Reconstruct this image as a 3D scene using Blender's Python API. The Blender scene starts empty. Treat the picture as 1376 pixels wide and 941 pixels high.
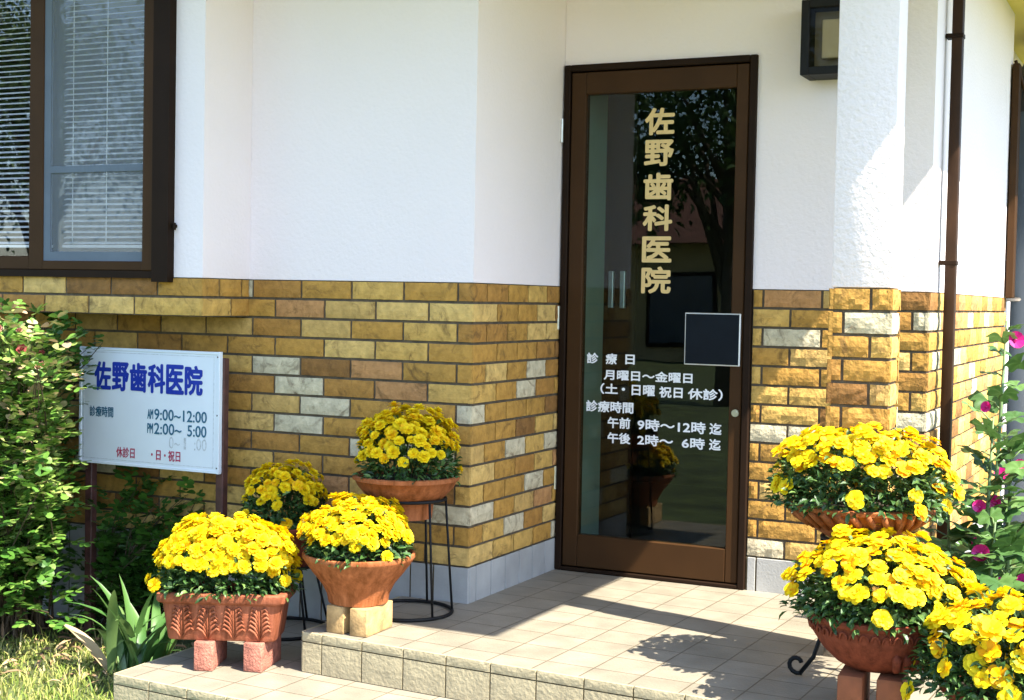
import bpy, bmesh, math, random
from mathutils import Vector, Matrix, noise
R = math.radians
S = bpy.context.scene
COL = S.collection
rng = random.Random(7)

# ------------------------------------------------------------------ camera
YAW, PITCH, ROLL = .45, .0365, .0197
cam_d = bpy.data.cameras.new('camera')
cam = bpy.data.objects.new('camera', cam_d); COL.objects.link(cam)
cam_d.sensor_width = 36; cam_d.lens = 36 * 1889.7 / 1376
cam_d.clip_start = .05; cam_d.clip_end = 2000
rt = Vector((math.cos(YAW), math.sin(YAW), 0))
fw = Vector((-math.sin(YAW) * math.cos(PITCH), math.cos(YAW) * math.cos(PITCH), -math.sin(PITCH)))
up = rt.cross(fw)
cr, sr = math.cos(ROLL), math.sin(ROLL)
rx = rt * cr + up * sr
ux = up * cr - rt * sr
M3 = Matrix((rx, ux, -fw)).transposed()
cam.matrix_world = Matrix.Translation((2.2047, -4.2558, 1.0505)) @ M3.to_4x4()
S.camera = cam

# ------------------------------------------------------------------ light
SUN = Vector((1, -.265, 1.40)).normalized()          # towards the sun
W = bpy.data.worlds.new('World'); S.world = W; W.use_nodes = True
nt = W.node_tree
sky = nt.nodes.new('ShaderNodeTexSky'); sky.sky_type = 'NISHITA'; sky.sun_disc = False
sky.sun_elevation = math.asin(SUN.z); sky.sun_rotation = math.atan2(SUN.x, SUN.y)
sky.air_density = 1.0; sky.dust_density = .9; sky.ozone_density = 3.0
nt.links.new(sky.outputs[0], nt.nodes['Background'].inputs[0])
nt.nodes['Background'].inputs[1].default_value = .15
sd = bpy.data.lights.new('sun', 'SUN'); sd.energy = 5.0; sd.angle = R(.5); sd.color = (1, .93, .80)
so = bpy.data.objects.new('sun', sd); COL.objects.link(so)
so.rotation_euler = SUN.to_track_quat('Z', 'Y').to_euler(); so.location = (6, -4, 9)
S.view_settings.view_transform = 'Standard'; S.view_settings.look = 'None'
S.view_settings.gamma = 1; S.view_settings.use_curve_mapping = False
S.view_settings.exposure = 1.92
S.render.engine = 'CYCLES'
S.cycles.max_bounces = 8; S.cycles.transparent_max_bounces = 16
S.cycles.use_denoising = True
S.cycles.sample_clamp_indirect = 8

# ------------------------------------------------------------------ materials
def mat(name, base=(.5, .5, .5), rough=.6, metal=0, spec=.5, noise_scale=None, noise_amt=.15, bump=None, bump_scale=60, trans=0,
        ramp=None, coat=0, detail=6):
    """principled; noise_scale varies the base colour, ramp = colours chosen by the mesh attribute 'rnd', bump = height in metres"""
    m = bpy.data.materials.new(name); m.use_nodes = True
    n, l = m.node_tree.nodes, m.node_tree.links
    p = n['Principled BSDF']
    p.inputs['Roughness'].default_value = rough; p.inputs['Metallic'].default_value = metal
    p.inputs['Specular IOR Level'].default_value = spec; p.inputs['Coat Weight'].default_value = coat
    tc = n.new('ShaderNodeTexCoord')
    col = None
    if ramp:
        at = n.new('ShaderNodeAttribute'); at.attribute_name = 'rnd'
        cr_ = n.new('ShaderNodeValToRGB'); e = cr_.color_ramp
        while len(e.elements) < len(ramp): e.elements.new(.5)
        for i, (pos, c) in enumerate(ramp):
            e.elements[i].position = pos; e.elements[i].color = (*c, 1)
        l.new(at.outputs['Fac'], cr_.inputs[0]); col = cr_.outputs[0]
    if noise_scale:
        t = n.new('ShaderNodeTexNoise'); t.inputs['Scale'].default_value = noise_scale; t.inputs['Detail'].default_value = detail
        l.new(tc.outputs['Object'], t.inputs['Vector'])
        mr = n.new('ShaderNodeMapRange'); mr.inputs['From Min'].default_value = .3; mr.inputs['From Max'].default_value = .7
        mr.inputs['To Min'].default_value = 1 - noise_amt; mr.inputs['To Max'].default_value = 1 + noise_amt
        l.new(t.outputs['Fac'], mr.inputs[0])
        mx = n.new('ShaderNodeVectorMath'); mx.operation = 'SCALE'
        if col is None:
            mx.inputs[0].default_value = base
        else: l.new(col, mx.inputs[0])
        l.new(mr.outputs[0], mx.inputs['Scale']); col = mx.outputs[0]
    if col is not None: l.new(col, p.inputs['Base Color'])
    else: p.inputs['Base Color'].default_value = (*base, 1)
    if bump:
        t2 = n.new('ShaderNodeTexNoise'); t2.inputs['Scale'].default_value = bump_scale; t2.inputs['Detail'].default_value = 5
        l.new(tc.outputs['Object'], t2.inputs['Vector'])
        b = n.new('ShaderNodeBump'); b.inputs['Distance'].default_value = bump; b.inputs['Strength'].default_value = 1
        l.new(t2.outputs['Fac'], b.inputs['Height']); l.new(b.outputs[0], p.inputs['Normal'])
    if trans:
        tr = n.new('ShaderNodeBsdfTranslucent')
        if col is not None: l.new(col, tr.inputs[0])
        else: tr.inputs[0].default_value = (*base, 1)
        ms = n.new('ShaderNodeMixShader'); ms.inputs[0].default_value = trans
        l.new(p.outputs[0], ms.inputs[1]); l.new(tr.outputs[0], ms.inputs[2])
        l.new(ms.outputs[0], n['Material Output'].inputs[0])
    return m

def brick_mat():
    m = bpy.data.materials.new('brick'); m.use_nodes = True
    n, l = m.node_tree.nodes, m.node_tree.links; p = n['Principled BSDF']
    p.inputs['Roughness'].default_value = .8; p.inputs['Specular IOR Level'].default_value = .25
    at = n.new('ShaderNodeAttribute'); at.attribute_name = 'rnd'
    cr_ = n.new('ShaderNodeValToRGB'); cr_.color_ramp.interpolation = 'CONSTANT'
    pal = [(0, (0.439, 0.236, 0.05)), (0.15, (0.539, 0.33, 0.087)), (0.32, (0.37, 0.186, 0.043)), (0.44, (0.412, 0.224, 0.048)), (0.58, (0.599, 0.391, 0.127)), (0.7, (0.43, 0.218, 0.081)), (0.78, (0.239, 0.116, 0.033)), (0.85, (0.5, 0.316, 0.1)), (0.91, (0.55, 0.475, 0.315))]
    e = cr_.color_ramp
    while len(e.elements) < len(pal): e.elements.new(.5)
    for i, (q, c) in enumerate(pal): e.elements[i].position = q; e.elements[i].color = (*c, 1)
    l.new(at.outputs['Fac'], cr_.inputs[0])
    tc = n.new('ShaderNodeTexCoord')
    t = n.new('ShaderNodeTexNoise'); t.inputs['Scale'].default_value = 26; t.inputs['Detail'].default_value = 8; t.inputs['Roughness'].default_value = .62
    l.new(tc.outputs['Object'], t.inputs['Vector'])
    mr = n.new('ShaderNodeMapRange'); mr.inputs['From Min'].default_value = .3; mr.inputs['From Max'].default_value = .7
    mr.inputs['To Min'].default_value = .72; mr.inputs['To Max'].default_value = 1.2
    l.new(t.outputs['Fac'], mr.inputs[0])
    sc = n.new('ShaderNodeVectorMath'); sc.operation = 'SCALE'; l.new(cr_.outputs[0], sc.inputs[0]); l.new(mr.outputs[0], sc.inputs['Scale'])
    # kiln marks: dark smudges
    t2 = n.new('ShaderNodeTexNoise'); t2.inputs['Scale'].default_value = 12; t2.inputs['Detail'].default_value = 7; t2.inputs['Distortion'].default_value = 1.2
    t2.inputs['Roughness'].default_value = .7
    l.new(tc.outputs['Object'], t2.inputs['Vector'])
    r2 = n.new('ShaderNodeValToRGB'); r2.color_ramp.elements[0].position = .535; r2.color_ramp.elements[1].position = .70
    r2.color_ramp.elements[0].color = (0, 0, 0, 1); r2.color_ramp.elements[1].color = (.75, .75, .75, 1)
    l.new(t2.outputs['Fac'], r2.inputs[0])
    mx = n.new('ShaderNodeMix'); mx.data_type = 'RGBA'; l.new(r2.outputs[0], mx.inputs[0]); l.new(sc.outputs[0], mx.inputs[6])
    mx.inputs[7].default_value = (.085, .045, .018, 1); l.new(mx.outputs[2], p.inputs['Base Color'])
    b = n.new('ShaderNodeBump'); b.inputs['Distance'].default_value = .004; b.inputs['Strength'].default_value = .8
    t3 = n.new('ShaderNodeTexNoise'); t3.inputs['Scale'].default_value = 90; t3.inputs['Detail'].default_value = 6
    l.new(tc.outputs['Object'], t3.inputs['Vector']); l.new(t3.outputs['Fac'], b.inputs['Height']); l.new(b.outputs[0], p.inputs['Normal'])
    return m

def tile_mat():
    m = bpy.data.materials.new('floor_tile'); m.use_nodes = True
    n, l = m.node_tree.nodes, m.node_tree.links; p = n['Principled BSDF']
    p.inputs['Roughness'].default_value = .55; p.inputs['Specular IOR Level'].default_value = .35
    tc = n.new('ShaderNodeTexCoord'); mp = n.new('ShaderNodeMapping'); mp.inputs['Location'].default_value = (.032, .085, 0)
    mp.inputs['Rotation'].default_value = (0, 0, R(2.0))
    l.new(tc.outputs['Object'], mp.inputs['Vector'])
    bt = n.new('ShaderNodeTexBrick'); bt.offset = 0; bt.squash = 1
    bt.inputs['Scale'].default_value = 1; bt.inputs['Mortar Size'].default_value = .0022; bt.inputs['Mortar Smooth'].default_value = .3
    bt.inputs['Brick Width'].default_value = .15; bt.inputs['Row Height'].default_value = .15; bt.inputs['Bias'].default_value = 0
    bt.inputs['Color1'].default_value = (.245, .215, .165, 1); bt.inputs['Color2'].default_value = (.215, .188, .142, 1); bt.inputs['Mortar'].default_value = (.12, .095, .06, 1)
    l.new(mp.outputs[0], bt.inputs['Vector'])
    t = n.new('ShaderNodeTexNoise'); t.inputs['Scale'].default_value = 9; t.inputs['Detail'].default_value = 8; l.new(tc.outputs['Object'], t.inputs['Vector'])
    mr = n.new('ShaderNodeMapRange'); mr.inputs['From Min'].default_value = .3; mr.inputs['From Max'].default_value = .7; mr.inputs['To Min'].default_value = .82; mr.inputs['To Max'].default_value = 1.12
    l.new(t.outputs['Fac'], mr.inputs[0])
    sc = n.new('ShaderNodeVectorMath'); sc.operation = 'SCALE'; l.new(bt.outputs['Color'], sc.inputs[0]); l.new(mr.outputs[0], sc.inputs['Scale'])
    l.new(sc.outputs[0], p.inputs['Base Color'])
    b = n.new('ShaderNodeBump'); b.inputs['Distance'].default_value = .003; b.invert = True; l.new(bt.outputs['Fac'], b.inputs['Height'])
    t3 = n.new('ShaderNodeTexNoise'); t3.inputs['Scale'].default_value = 110; t3.inputs['Detail'].default_value = 4; l.new(tc.outputs['Object'], t3.inputs['Vector'])
    b2 = n.new('ShaderNodeBump'); b2.inputs['Distance'].default_value = .0012; l.new(t3.outputs['Fac'], b2.inputs['Height']); l.new(b.outputs[0], b2.inputs['Normal'])
    l.new(b2.outputs[0], p.inputs['Normal'])
    return m

def glass_mat(name, refl, tint=(1, 1, 1)):
    m = bpy.data.materials.new(name); m.use_nodes = True
    n, l = m.node_tree.nodes, m.node_tree.links
    n.remove(n['Principled BSDF'])
    tr = n.new('ShaderNodeBsdfTransparent'); tr.inputs[0].default_value = (*tint, 1)
    gl = n.new('ShaderNodeBsdfGlossy'); gl.inputs['Roughness'].default_value = .0
    t = n.new('ShaderNodeTexNoise'); t.inputs['Scale'].default_value = 2.2; tc = n.new('ShaderNodeTexCoord'); l.new(tc.outputs['Object'], t.inputs['Vector'])
    b = n.new('ShaderNodeBump'); b.inputs['Distance'].default_value = .002; b.inputs['Strength'].default_value = .25; l.new(t.outputs['Fac'], b.inputs['Height'])
    l.new(b.outputs[0], gl.inputs['Normal'])
    fr = n.new('ShaderNodeFresnel'); gm_ = n.new('ShaderNodeNewGeometry'); ma = n.new('ShaderNodeMath'); ma.operation = 'MULTIPLY_ADD'; ma.inputs[1].default_value = -.8333; ma.inputs[2].default_value = 1.5; l.new(gm_.outputs['Backfacing'], ma.inputs[0]); l.new(ma.outputs[0], fr.inputs[0])
    ad = n.new('ShaderNodeMath'); ad.operation = 'ADD'; ad.inputs[1].default_value = refl; l.new(fr.outputs[0], ad.inputs[0])
    ms = n.new('ShaderNodeMixShader'); l.new(ad.outputs[0], ms.inputs[0]); l.new(tr.outputs[0], ms.inputs[1]); l.new(gl.outputs[0], ms.inputs[2])
    l.new(ms.outputs[0], n['Material Output'].inputs[0])
    return m

def screen_mat():
    m = bpy.data.materials.new('insect_mesh'); m.use_nodes = True
    n, l = m.node_tree.nodes, m.node_tree.links
    p = n['Principled BSDF']; p.inputs['Base Color'].default_value = (.30, .33, .36, 1); p.inputs['Roughness'].default_value = .5
    tr = n.new('ShaderNodeBsdfTransparent'); ms = n.new('ShaderNodeMixShader'); ms.inputs[0].default_value = .32
    t = n.new('ShaderNodeTexNoise'); t.inputs['Scale'].default_value = 5
    l.new(tr.outputs[0], ms.inputs[1]); l.new(p.outputs[0], ms.inputs[2]); l.new(ms.outputs[0], n['Material Output'].inputs[0])
    return m

def terracotta(name, base, bloom):
    m = mat(name, base, .75, spec=.25, bump=.0012, bump_scale=150)
    n, l = m.node_tree.nodes, m.node_tree.links; p = n['Principled BSDF']
    tc = n.new('ShaderNodeTexCoord'); mp = n.new('ShaderNodeMapping'); mp.inputs['Scale'].default_value = (38, 38, 4); l.new(tc.outputs['Object'], mp.inputs[0])
    t = n.new('ShaderNodeTexNoise'); t.inputs['Scale'].default_value = 1; t.inputs['Detail'].default_value = 6; t.inputs['Roughness'].default_value = .65; l.new(mp.outputs[0], t.inputs[0])
    r = n.new('ShaderNodeValToRGB'); r.color_ramp.elements[0].position = .35; r.color_ramp.elements[1].position = .75
    r.color_ramp.elements[0].color = (*[c * .5 for c in base], 1); r.color_ramp.elements[1].color = (*[min(1, c * 1.2 + bloom) for c in base], 1)
    l.new(t.outputs['Fac'], r.inputs[0]); l.new(r.outputs[0], p.inputs['Base Color'])
    return m

PLASTER = mat('plaster', (.83, .735, .725), .9, spec=.2, noise_scale=1.3, noise_amt=.025, bump=.0022, bump_scale=75)
ROUGHCAST = mat('roughcast_plaster', (.83, .735, .725), .9, spec=.2, noise_scale=1.3, noise_amt=.025, bump=.0050, bump_scale=70)
SOFFIT = mat('cream_soffit', (.82, .65, .19), .85, noise_scale=3, noise_amt=.04)
BRICK = brick_mat()
MORTAR = mat('mortar', (.095, .072, .046), .95, noise_scale=30, noise_amt=.3, bump=.002, bump_scale=200)
PLINTH = mat('plinth_concrete', (.34, .34, .325), .85, noise_scale=7, noise_amt=.15, bump=.001, bump_scale=120)
TILE = tile_mat()
RISER = mat('riser_tile', (.36, .30, .18), .7, noise_scale=14, noise_amt=.12, bump=.0030, bump_scale=85)
GROUT = mat('grout', (.10, .075, .035), .95, noise_scale=40, noise_amt=.3)
BROWN = mat('brown_aluminium', (.046, .021, .007), .55, spec=.12, noise_scale=6, noise_amt=.12)
DBROWN = mat('dark_brown_aluminium', (.016, .008, .004), .6, spec=.1, noise_scale=8, noise_amt=.15)
GLASS = glass_mat('door_glass', -.012, (.86, .93, .90))
WGLASS = glass_mat('window_glass', .012)
MESHM = screen_mat()
SLAT = mat('blind_slat', (.70, .71, .70), .5)
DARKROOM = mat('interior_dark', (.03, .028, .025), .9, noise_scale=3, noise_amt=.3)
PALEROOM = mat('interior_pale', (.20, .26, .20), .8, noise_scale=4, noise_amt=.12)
GOLD = mat('gold_lettering', (.66, .47, .19), .5, noise_scale=50, noise_amt=.05)
WHITE = mat('white_lettering', (.82, .82, .82), .5, noise_scale=50, noise_amt=.05)
BLUE = mat('blue_lettering', (.008, .03, .32), .5, noise_scale=50, noise_amt=.1)
TEAL = mat('teal_lettering', (.02, .12, .20), .5, noise_scale=50, noise_amt=.1)
REDL = mat('red_lettering', (.42, .03, .09), .5, noise_scale=50, noise_amt=.15)
GHOST = mat('faded_lettering', (.52, .55, .58), .6, noise_scale=120, noise_amt=.25)
SIGNW = mat('sign_enamel', (.70, .75, .80), .35, noise_scale=6, noise_amt=.03)
ALU = mat('aluminium_trim', (.62, .63, .65), .35, metal=.6, noise_scale=30, noise_amt=.06)
BLACK = mat('black_panel', (.005, .008, .012), .6, spec=.12, noise_scale=10, noise_amt=.2)
IRON = mat('black_iron', (.008, .008, .008), .55, spec=.2, noise_scale=30, noise_amt=.3)
STEEL = mat('lock_steel', (.5, .48, .42), .3, metal=.9, noise_scale=40, noise_amt=.1)
RUST = mat('rusty_brown_steel', (.075, .028, .022), .6, noise_scale=25, noise_amt=.4, bump=.001, bump_scale=150)
TERRA = terracotta('terracotta', (.33, .092, .016), .035)
TERRA2 = terracotta('terracotta_red', (.215, .040, .014), .012)
TERRA3 = terracotta('terracotta_pink', (.31, .082, .030), .03)
WOOD = mat('pale_wood', (.38, .24, .10), .8, noise_scale=22, noise_amt=.42, bump=.003, bump_scale=60)
REDBRICK = mat('red_brick', (.33, .12, .08), .9, noise_scale=30, noise_amt=.4, bump=.005, bump_scale=140)
SOIL = mat('soil', (.035, .024, .016), .95, noise_scale=40, noise_amt=.5, bump=.006, bump_scale=90)
PETAL = mat('yellow_petal', rough=.55, spec=.2, trans=.25, ramp=[(0, (.74, .33, .002)), (.22, (.79, .48, .003)), (.5, (.82, .585, .005)), (1, (.83, .67, .012))])
LEAF = mat('dark_leaf', rough=.45, spec=.45, trans=.18, ramp=[(0, (.016, .045, .010)), (.6, (.045, .11, .022)), (1, (.13, .21, .05))])
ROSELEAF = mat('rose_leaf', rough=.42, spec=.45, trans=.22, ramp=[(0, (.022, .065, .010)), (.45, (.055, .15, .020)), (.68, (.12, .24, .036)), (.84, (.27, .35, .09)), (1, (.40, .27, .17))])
LILY = mat('strap_leaf', rough=.4, spec=.5, trans=.2, ramp=[(0, (.05, .13, .03)), (.7, (.10, .20, .05)), (.88, (.16, .24, .08)), (1, (.52, .38, .22))])
MALLOW = mat('mallow_leaf', rough=.5, spec=.35, trans=.22, ramp=[(0, (.035, .09, .022)), (.6, (.065, .14, .034)), (1, (.11, .20, .055))])
STEM = mat('green_stem', (.09, .15, .045), .6, noise_scale=20, noise_amt=.2)
TWIG = mat('brown_twig', (.07, .045, .025), .8, noise_scale=30, noise_amt=.3)
PINK = mat('magenta_petal', rough=.5, spec=.2, trans=.25, ramp=[(0, (.45, .01, .13)), (.6, (.60, .02, .22)), (1, (.70, .10, .40))])
ROSEBUD = mat('faded_rose_petal', rough=.6, spec=.2, trans=.2, ramp=[(0, (.26, .02, .03)), (.5, (.34, .10, .08)), (1, (.46, .27, .19))])
GRASSM = mat('dry_lawn_grass', rough=.6, spec=.25, trans=.2, ramp=[(0, (.09, .16, .02)), (.45, (.21, .26, .05)), (.85, (.36, .34, .11)), (1, (.46, .38, .19))])
GROUNDM = mat('lawn_soil', (.065, .085, .022), .95, noise_scale=5, noise_amt=.45, bump=.01, bump_scale=40, detail=10)
TANKM = mat('tank_paint', (.075, .105, .135), .45, noise_scale=2, noise_amt=.08)
TANKD = mat('tank_cap', (.02, .022, .025), .4, noise_scale=3, noise_amt=.2)
BARK = mat('tree_bark', (.10, .075, .05), .9, noise_scale=12, noise_amt=.35, bump=.01, bump_scale=20)
TREELEAF = mat('tree_leaf', rough=.5, spec=.35, trans=.25, ramp=[(0, (.03, .07, .015)), (.6, (.06, .12, .025)), (1, (.10, .17, .04))])
HWALL = mat('ochre_house_wall', (.50, .38, .17), .9, noise_scale=3, noise_amt=.08)
HROOF = mat('brown_roof_tile', (.13, .055, .035), .8, noise_scale=6, noise_amt=.25)
BULB = mat('frosted_lamp_glass', (.85, .78, .62), .3, noise_scale=12, noise_amt=.1)
LAMPG = mat('lamp_panel', (.42, .38, .28), .25, noise_scale=10, noise_amt=.15)

# ------------------------------------------------------------------ builders
class MB:
    def __init__(s): s.v, s.f, s.a = [], [], []
    def add(s, vs, fs, rnd=.5):
        o = len(s.v); s.v += [tuple(q) for q in vs]
        for f in fs: s.f.append([i + o for i in f]); s.a.append(rnd)
        return s
    def box(s, x0, x1, y0, y1, z0, z1, rnd=.5):
        return s.add([(x, y, z) for z in (z0, z1) for y in (y0, y1) for x in (x0, x1)],
                     [(0, 2, 3, 1), (4, 5, 7, 6), (0, 1, 5, 4), (2, 6, 7, 3), (0, 4, 6, 2), (1, 3, 7, 5)], rnd)
    def rbox(s, x0, x1, y0, y1, z0, z1, b=.004, mt=None, seg=2):
        bm = bmesh.new(); bmesh.ops.create_cube(bm, size=1)
        for q in bm.verts: q.co = Vector(((x0 + x1) / 2 + q.co.x * (x1 - x0), (y0 + y1) / 2 + q.co.y * (y1 - y0), (z0 + z1) / 2 + q.co.z * (z1 - z0)))
        bmesh.ops.bevel(bm, geom=bm.edges[:], offset=b, segments=seg, affect='EDGES', profile=.5)
        if mt is not None: bm.transform(mt)
        bm.verts.index_update()
        s.add([q.co for q in bm.verts], [[q.index for q in f.verts] for f in bm.faces]); bm.free(); return s
    def tube(s, pts, r, n=8, rnd=.5, cap=True):
        pts = [Vector(p) for p in pts]; rs = r if isinstance(r, (list, tuple)) else [r] * len(pts)
        o = []; prev = None
        for i, p in enumerate(pts):
            t = (pts[min(i + 1, len(pts) - 1)] - pts[max(i - 1, 0)]).normalized()
            if prev is None:
                a = t.orthogonal().normalized()
            else:
                a = (prev - t * prev.dot(t)).normalized()
            prev = a; b = t.cross(a)
            o += [p + (a * math.cos(k * 2 * math.pi / n) + b * math.sin(k * 2 * math.pi / n)) * rs[i] for k in range(n)]
        fs = [(i * n + k, i * n + (k + 1) % n, (i + 1) * n + (k + 1) % n, (i + 1) * n + k) for i in range(len(pts) - 1) for k in range(n)]
        if cap: fs += [tuple(range(n - 1, -1, -1)), tuple((len(pts) - 1) * n + k for k in range(n))]
        return s.add(o, fs, rnd)
    def ring(s, c, R0, r, n=40, m=8, z=0):
        c = Vector(c); o = []
        for i in range(n):
            a = i * 2 * math.pi / n
            for k in range(m):
                b = k * 2 * math.pi / m; q = R0 + r * math.cos(b)
                o.append(c + Vector((q * math.cos(a), q * math.sin(a), r * math.sin(b))))
        return s.add(o, [(i * m + k, ((i + 1) % n) * m + k, ((i + 1) % n) * m + (k + 1) % m, i * m + (k + 1) % m) for i in range(n) for k in range(m)])
    def lathe(s, prof, n=56, c=(0, 0, 0), wob=0):
        o = []
        for j, (r, z) in enumerate(prof):
            for i in range(n):
                a = i * 2 * math.pi / n
                rr = r * (1 + wob * noise.noise(Vector((math.cos(a) * 1.5, math.sin(a) * 1.5, z * 6))))
                o.append((c[0] + rr * math.cos(a), c[1] + rr * math.sin(a), c[2] + z))
        return s.add(o, [(j * n + i, j * n + (i + 1) % n, (j + 1) * n + (i + 1) % n, (j + 1) * n + i) for j in range(len(prof) - 1) for i in range(n)])
    def leaf(s, p, d, nrm, L, Wd, rnd=.5, fold=.25, curl=.2):
        d = d.normalized(); side = d.cross(nrm)
        if side.length < 1e-4: side = d.orthogonal()
        side.normalize(); nn = side.cross(d)
        p = Vector(p)
        b = p; m1 = p + d * L * .35; m2 = p + d * L * .7 - nn * L * curl * .3; t = p + d * L - nn * L * curl
        e = nn * Wd * fold
        l1, r1 = m1 + side * Wd * .5 + e, m1 - side * Wd * .5 + e
        l2, r2 = m2 + side * Wd * .42 + e, m2 - side * Wd * .42 + e
        return s.add([b, m1, m2, t, l1, r1, l2, r2], [(0, 5, 1), (0, 1, 4), (1, 5, 7, 2), (1, 2, 6, 4), (2, 7, 3), (2, 3, 6)], rnd)
    def petal(s, p, d, nrm, L, Wd, rnd=.5, cup=.12, curl=.15):
        d = d.normalized(); side = d.cross(nrm).normalized(); nn = side.cross(d); p = Vector(p); vs = []
        for t, w in ((0, .16), (.4, .40), (.74, .5), (.93, .33)):
            c = p + d * L * t - nn * L * curl * t * t
            vs += [c + side * Wd * w + nn * Wd * cup * w * 2, c, c - side * Wd * w + nn * Wd * cup * w * 2]
        vs.append(p + d * L - nn * L * curl)
        fs = [(k * 3 + j, k * 3 + j + 1, k * 3 + j + 4, k * 3 + j + 3) for k in range(3) for j in (0, 1)] + [(9, 10, 12), (10, 11, 12)]
        return s.add(vs, fs, rnd)
    def build(s, name, m, parent=None, smooth=False, loc=None):
        me = bpy.data.meshes.new(name); me.from_pydata(s.v, [], s.f); me.update()
        at = me.attributes.new('rnd', 'FLOAT', 'FACE'); at.data.foreach_set('value', s.a)
        if smooth: me.polygons.foreach_set('use_smooth', [True] * len(me.polygons))
        me.materials.append(m)
        o = bpy.data.objects.new(name, me); COL.objects.link(o)
        if parent is not None: o.parent = parent
        if loc is not None: o.location = loc
        return o

def shade_auto(o, ang=35):
    me = o.data; bm = bmesh.new(); bm.from_mesh(me)
    bmesh.ops.recalc_face_normals(bm, faces=bm.faces[:])
    for f in bm.faces: f.smooth = True
    for e in bm.edges:
        e.smooth = len(e.link_faces) == 2 and e.calc_face_angle(0) < R(ang)
    bm.to_mesh(me); bm.free(); return o

def thing(name, label, cat, loc=(0, 0, 0), group=None):
    o = bpy.data.objects.new(name, None); COL.objects.link(o); o.location = loc; o.empty_display_size = .1
    return tag(o, label, cat, group)
def tag(o, label, cat, group=None):
    o['label'] = label; o['category'] = cat
    if group: o['group'] = group
    return o
def struct(o): o['kind'] = 'structure'; return o

def text_mesh(items, mp, bold=0.0, th=.0004):
    """items = (string, u0, u1, v0, v1): each string fitted to its box on a plane; mp(u, v, h) gives the point; bold = stroke growth in metres"""
    mb = MB(); sh = [(0, 0)] if bold <= 0 else [(0, 0)] + [(math.cos(k * math.pi / 4) * bold, math.sin(k * math.pi / 4) * bold) for k in range(8)]
    for body, u0, u1, v0, v1 in items:
        c = bpy.data.curves.new('lettering', 'FONT'); c.body = body; c.resolution_u = 3
        o = bpy.data.objects.new('lettering', c); COL.objects.link(o)
        dg = bpy.context.evaluated_depsgraph_get()
        me = bpy.data.meshes.new_from_object(o.evaluated_get(dg))
        xs = [q.co.x for q in me.vertices]; ys = [q.co.y for q in me.vertices]
        ax, bx, ay, by = min(xs), max(xs), min(ys), max(ys)
        if by - ay < .35: ay, by = ay - .25, by + .25
        u0 += bold; u1 -= bold; v0 += bold; v1 -= bold
        for k, (du, dv) in enumerate(sh):
            vs = [mp(u0 + (q.co.x - ax) / (bx - ax) * (u1 - u0) + du, v0 + (q.co.y - ay) / (by - ay) * (v1 - v0) + dv, th + k * .00012) for q in me.vertices]
            mb.add(vs, [list(p.vertices) for p in me.polygons])
        bpy.data.objects.remove(o); bpy.data.curves.remove(c); bpy.data.meshes.remove(me)
    return mb

# ------------------------------------------------------------------ bricks
H = .07; ZB = .124; ZT = ZB + 14 * H
def brick(mb, p, u, n, L, h, dep, rough, seed, rnd, jag=1.0):
    p, u, n = Vector(p), Vector(u), Vector(n); z = Vector((0, 0, 1))
    nx = max(3, round(L / .019)); nz = 4
    g = {}; vs = []
    for i in range(nx + 1):
        for j in range(nz + 1):
            a, b = i / nx, j / nz
            edge = i in (0, nx) or j in (0, nz)
            w = p + u * (L * a) + z * (h * b)
            q = noise.noise(w * 34 + Vector((seed, 0, 0))) * .7 + noise.noise(w * 80 + Vector((0, seed, 0))) * .45
            d = rough * q - (.0035 * jag if edge else 0) - (.0012 * jag if i in (1, nx - 1) or j in (1, nz - 1) else 0)
            jit = .0011 * jag * noise.noise(w * 60 + Vector((seed * 2, 1, 3))) if edge else 0
            w = w + n * d + z * (jit if j in (0, nz) else 0) + u * (jit if i in (0, nx) else 0)
            g[i, j] = len(vs); vs.append(w)
    fs = [(g[i, j], g[i + 1, j], g[i + 1, j + 1], g[i, j + 1]) for i in range(nx) for j in range(nz)]
    loop = [(i, 0) for i in range(nx)] + [(nx, j) for j in range(nz)] + [(i, nz) for i in range(nx, 0, -1)] + [(0, j) for j in range(nz, 0, -1)]
    k0 = len(vs)
    for i, j in loop: vs.append(p + u * (L * i / nx) + z * (h * j / nz) - n * dep)
    m = len(loop)
    for k in range(m):
        a, b = g[loop[k]], g[loop[(k + 1) % m]]
        fs.append((a, k0 + k, k0 + (k + 1) % m, b))
    mb.add(vs, fs, rnd)

def brick_row(mb, org, u, n, length, z, cuts, first=None, last=None, rough=.003, gap=.0095, dep=.015, h=H):
    """cuts = joint positions along u from org; bricks between consecutive ones"""
    js = [0] + [c for c in cuts if .025 < c < length - .02] + [length]
    u_ = Vector(u)
    for k in range(len(js) - 1):
        a = js[k] + (gap / 2 if k else .0005); b = js[k + 1] - (gap / 2 if k < len(js) - 2 else .0005)
        rnd = rng.random()
        if k == 0 and first is not None: rnd = first
        if k == len(js) - 2 and last is not None: rnd = last
        s = rng.random() * 60
        brick(mb, Vector(org) + u_ * a + Vector((0, 0, z + gap / 2)), u_, n, b - a, h - gap, dep, rough, s, rnd)
def modules(length, first, L): return [first + k * L for k in range(int(length / L) + 2)]

D = .734; XW = 1.39; SOF = 2.47
B = thing('clinic_building', 'cream plastered dental clinic with ochre brick lower walls, glass entrance door and bay window', 'building')

# ---- plaster walls (faces 5 mm behind the brick faces)
def wall(*b): return MB().box(*b).build('plaster_wall', PLASTER, B)
e = .005
# front wall left of the porch
MB().box(-.955, -e, e, .14, ZT - .001, SOF).build('plaster_wall', PLASTER, B)
MB().box(-4, -2.72, e, .14, ZT - .001, SOF).build('plaster_wall', PLASTER, B)
MB().box(-.14, -e - .0005, .141, D + .15, ZT - .001, SOF).build('plaster_wall', PLASTER, B)
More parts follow.
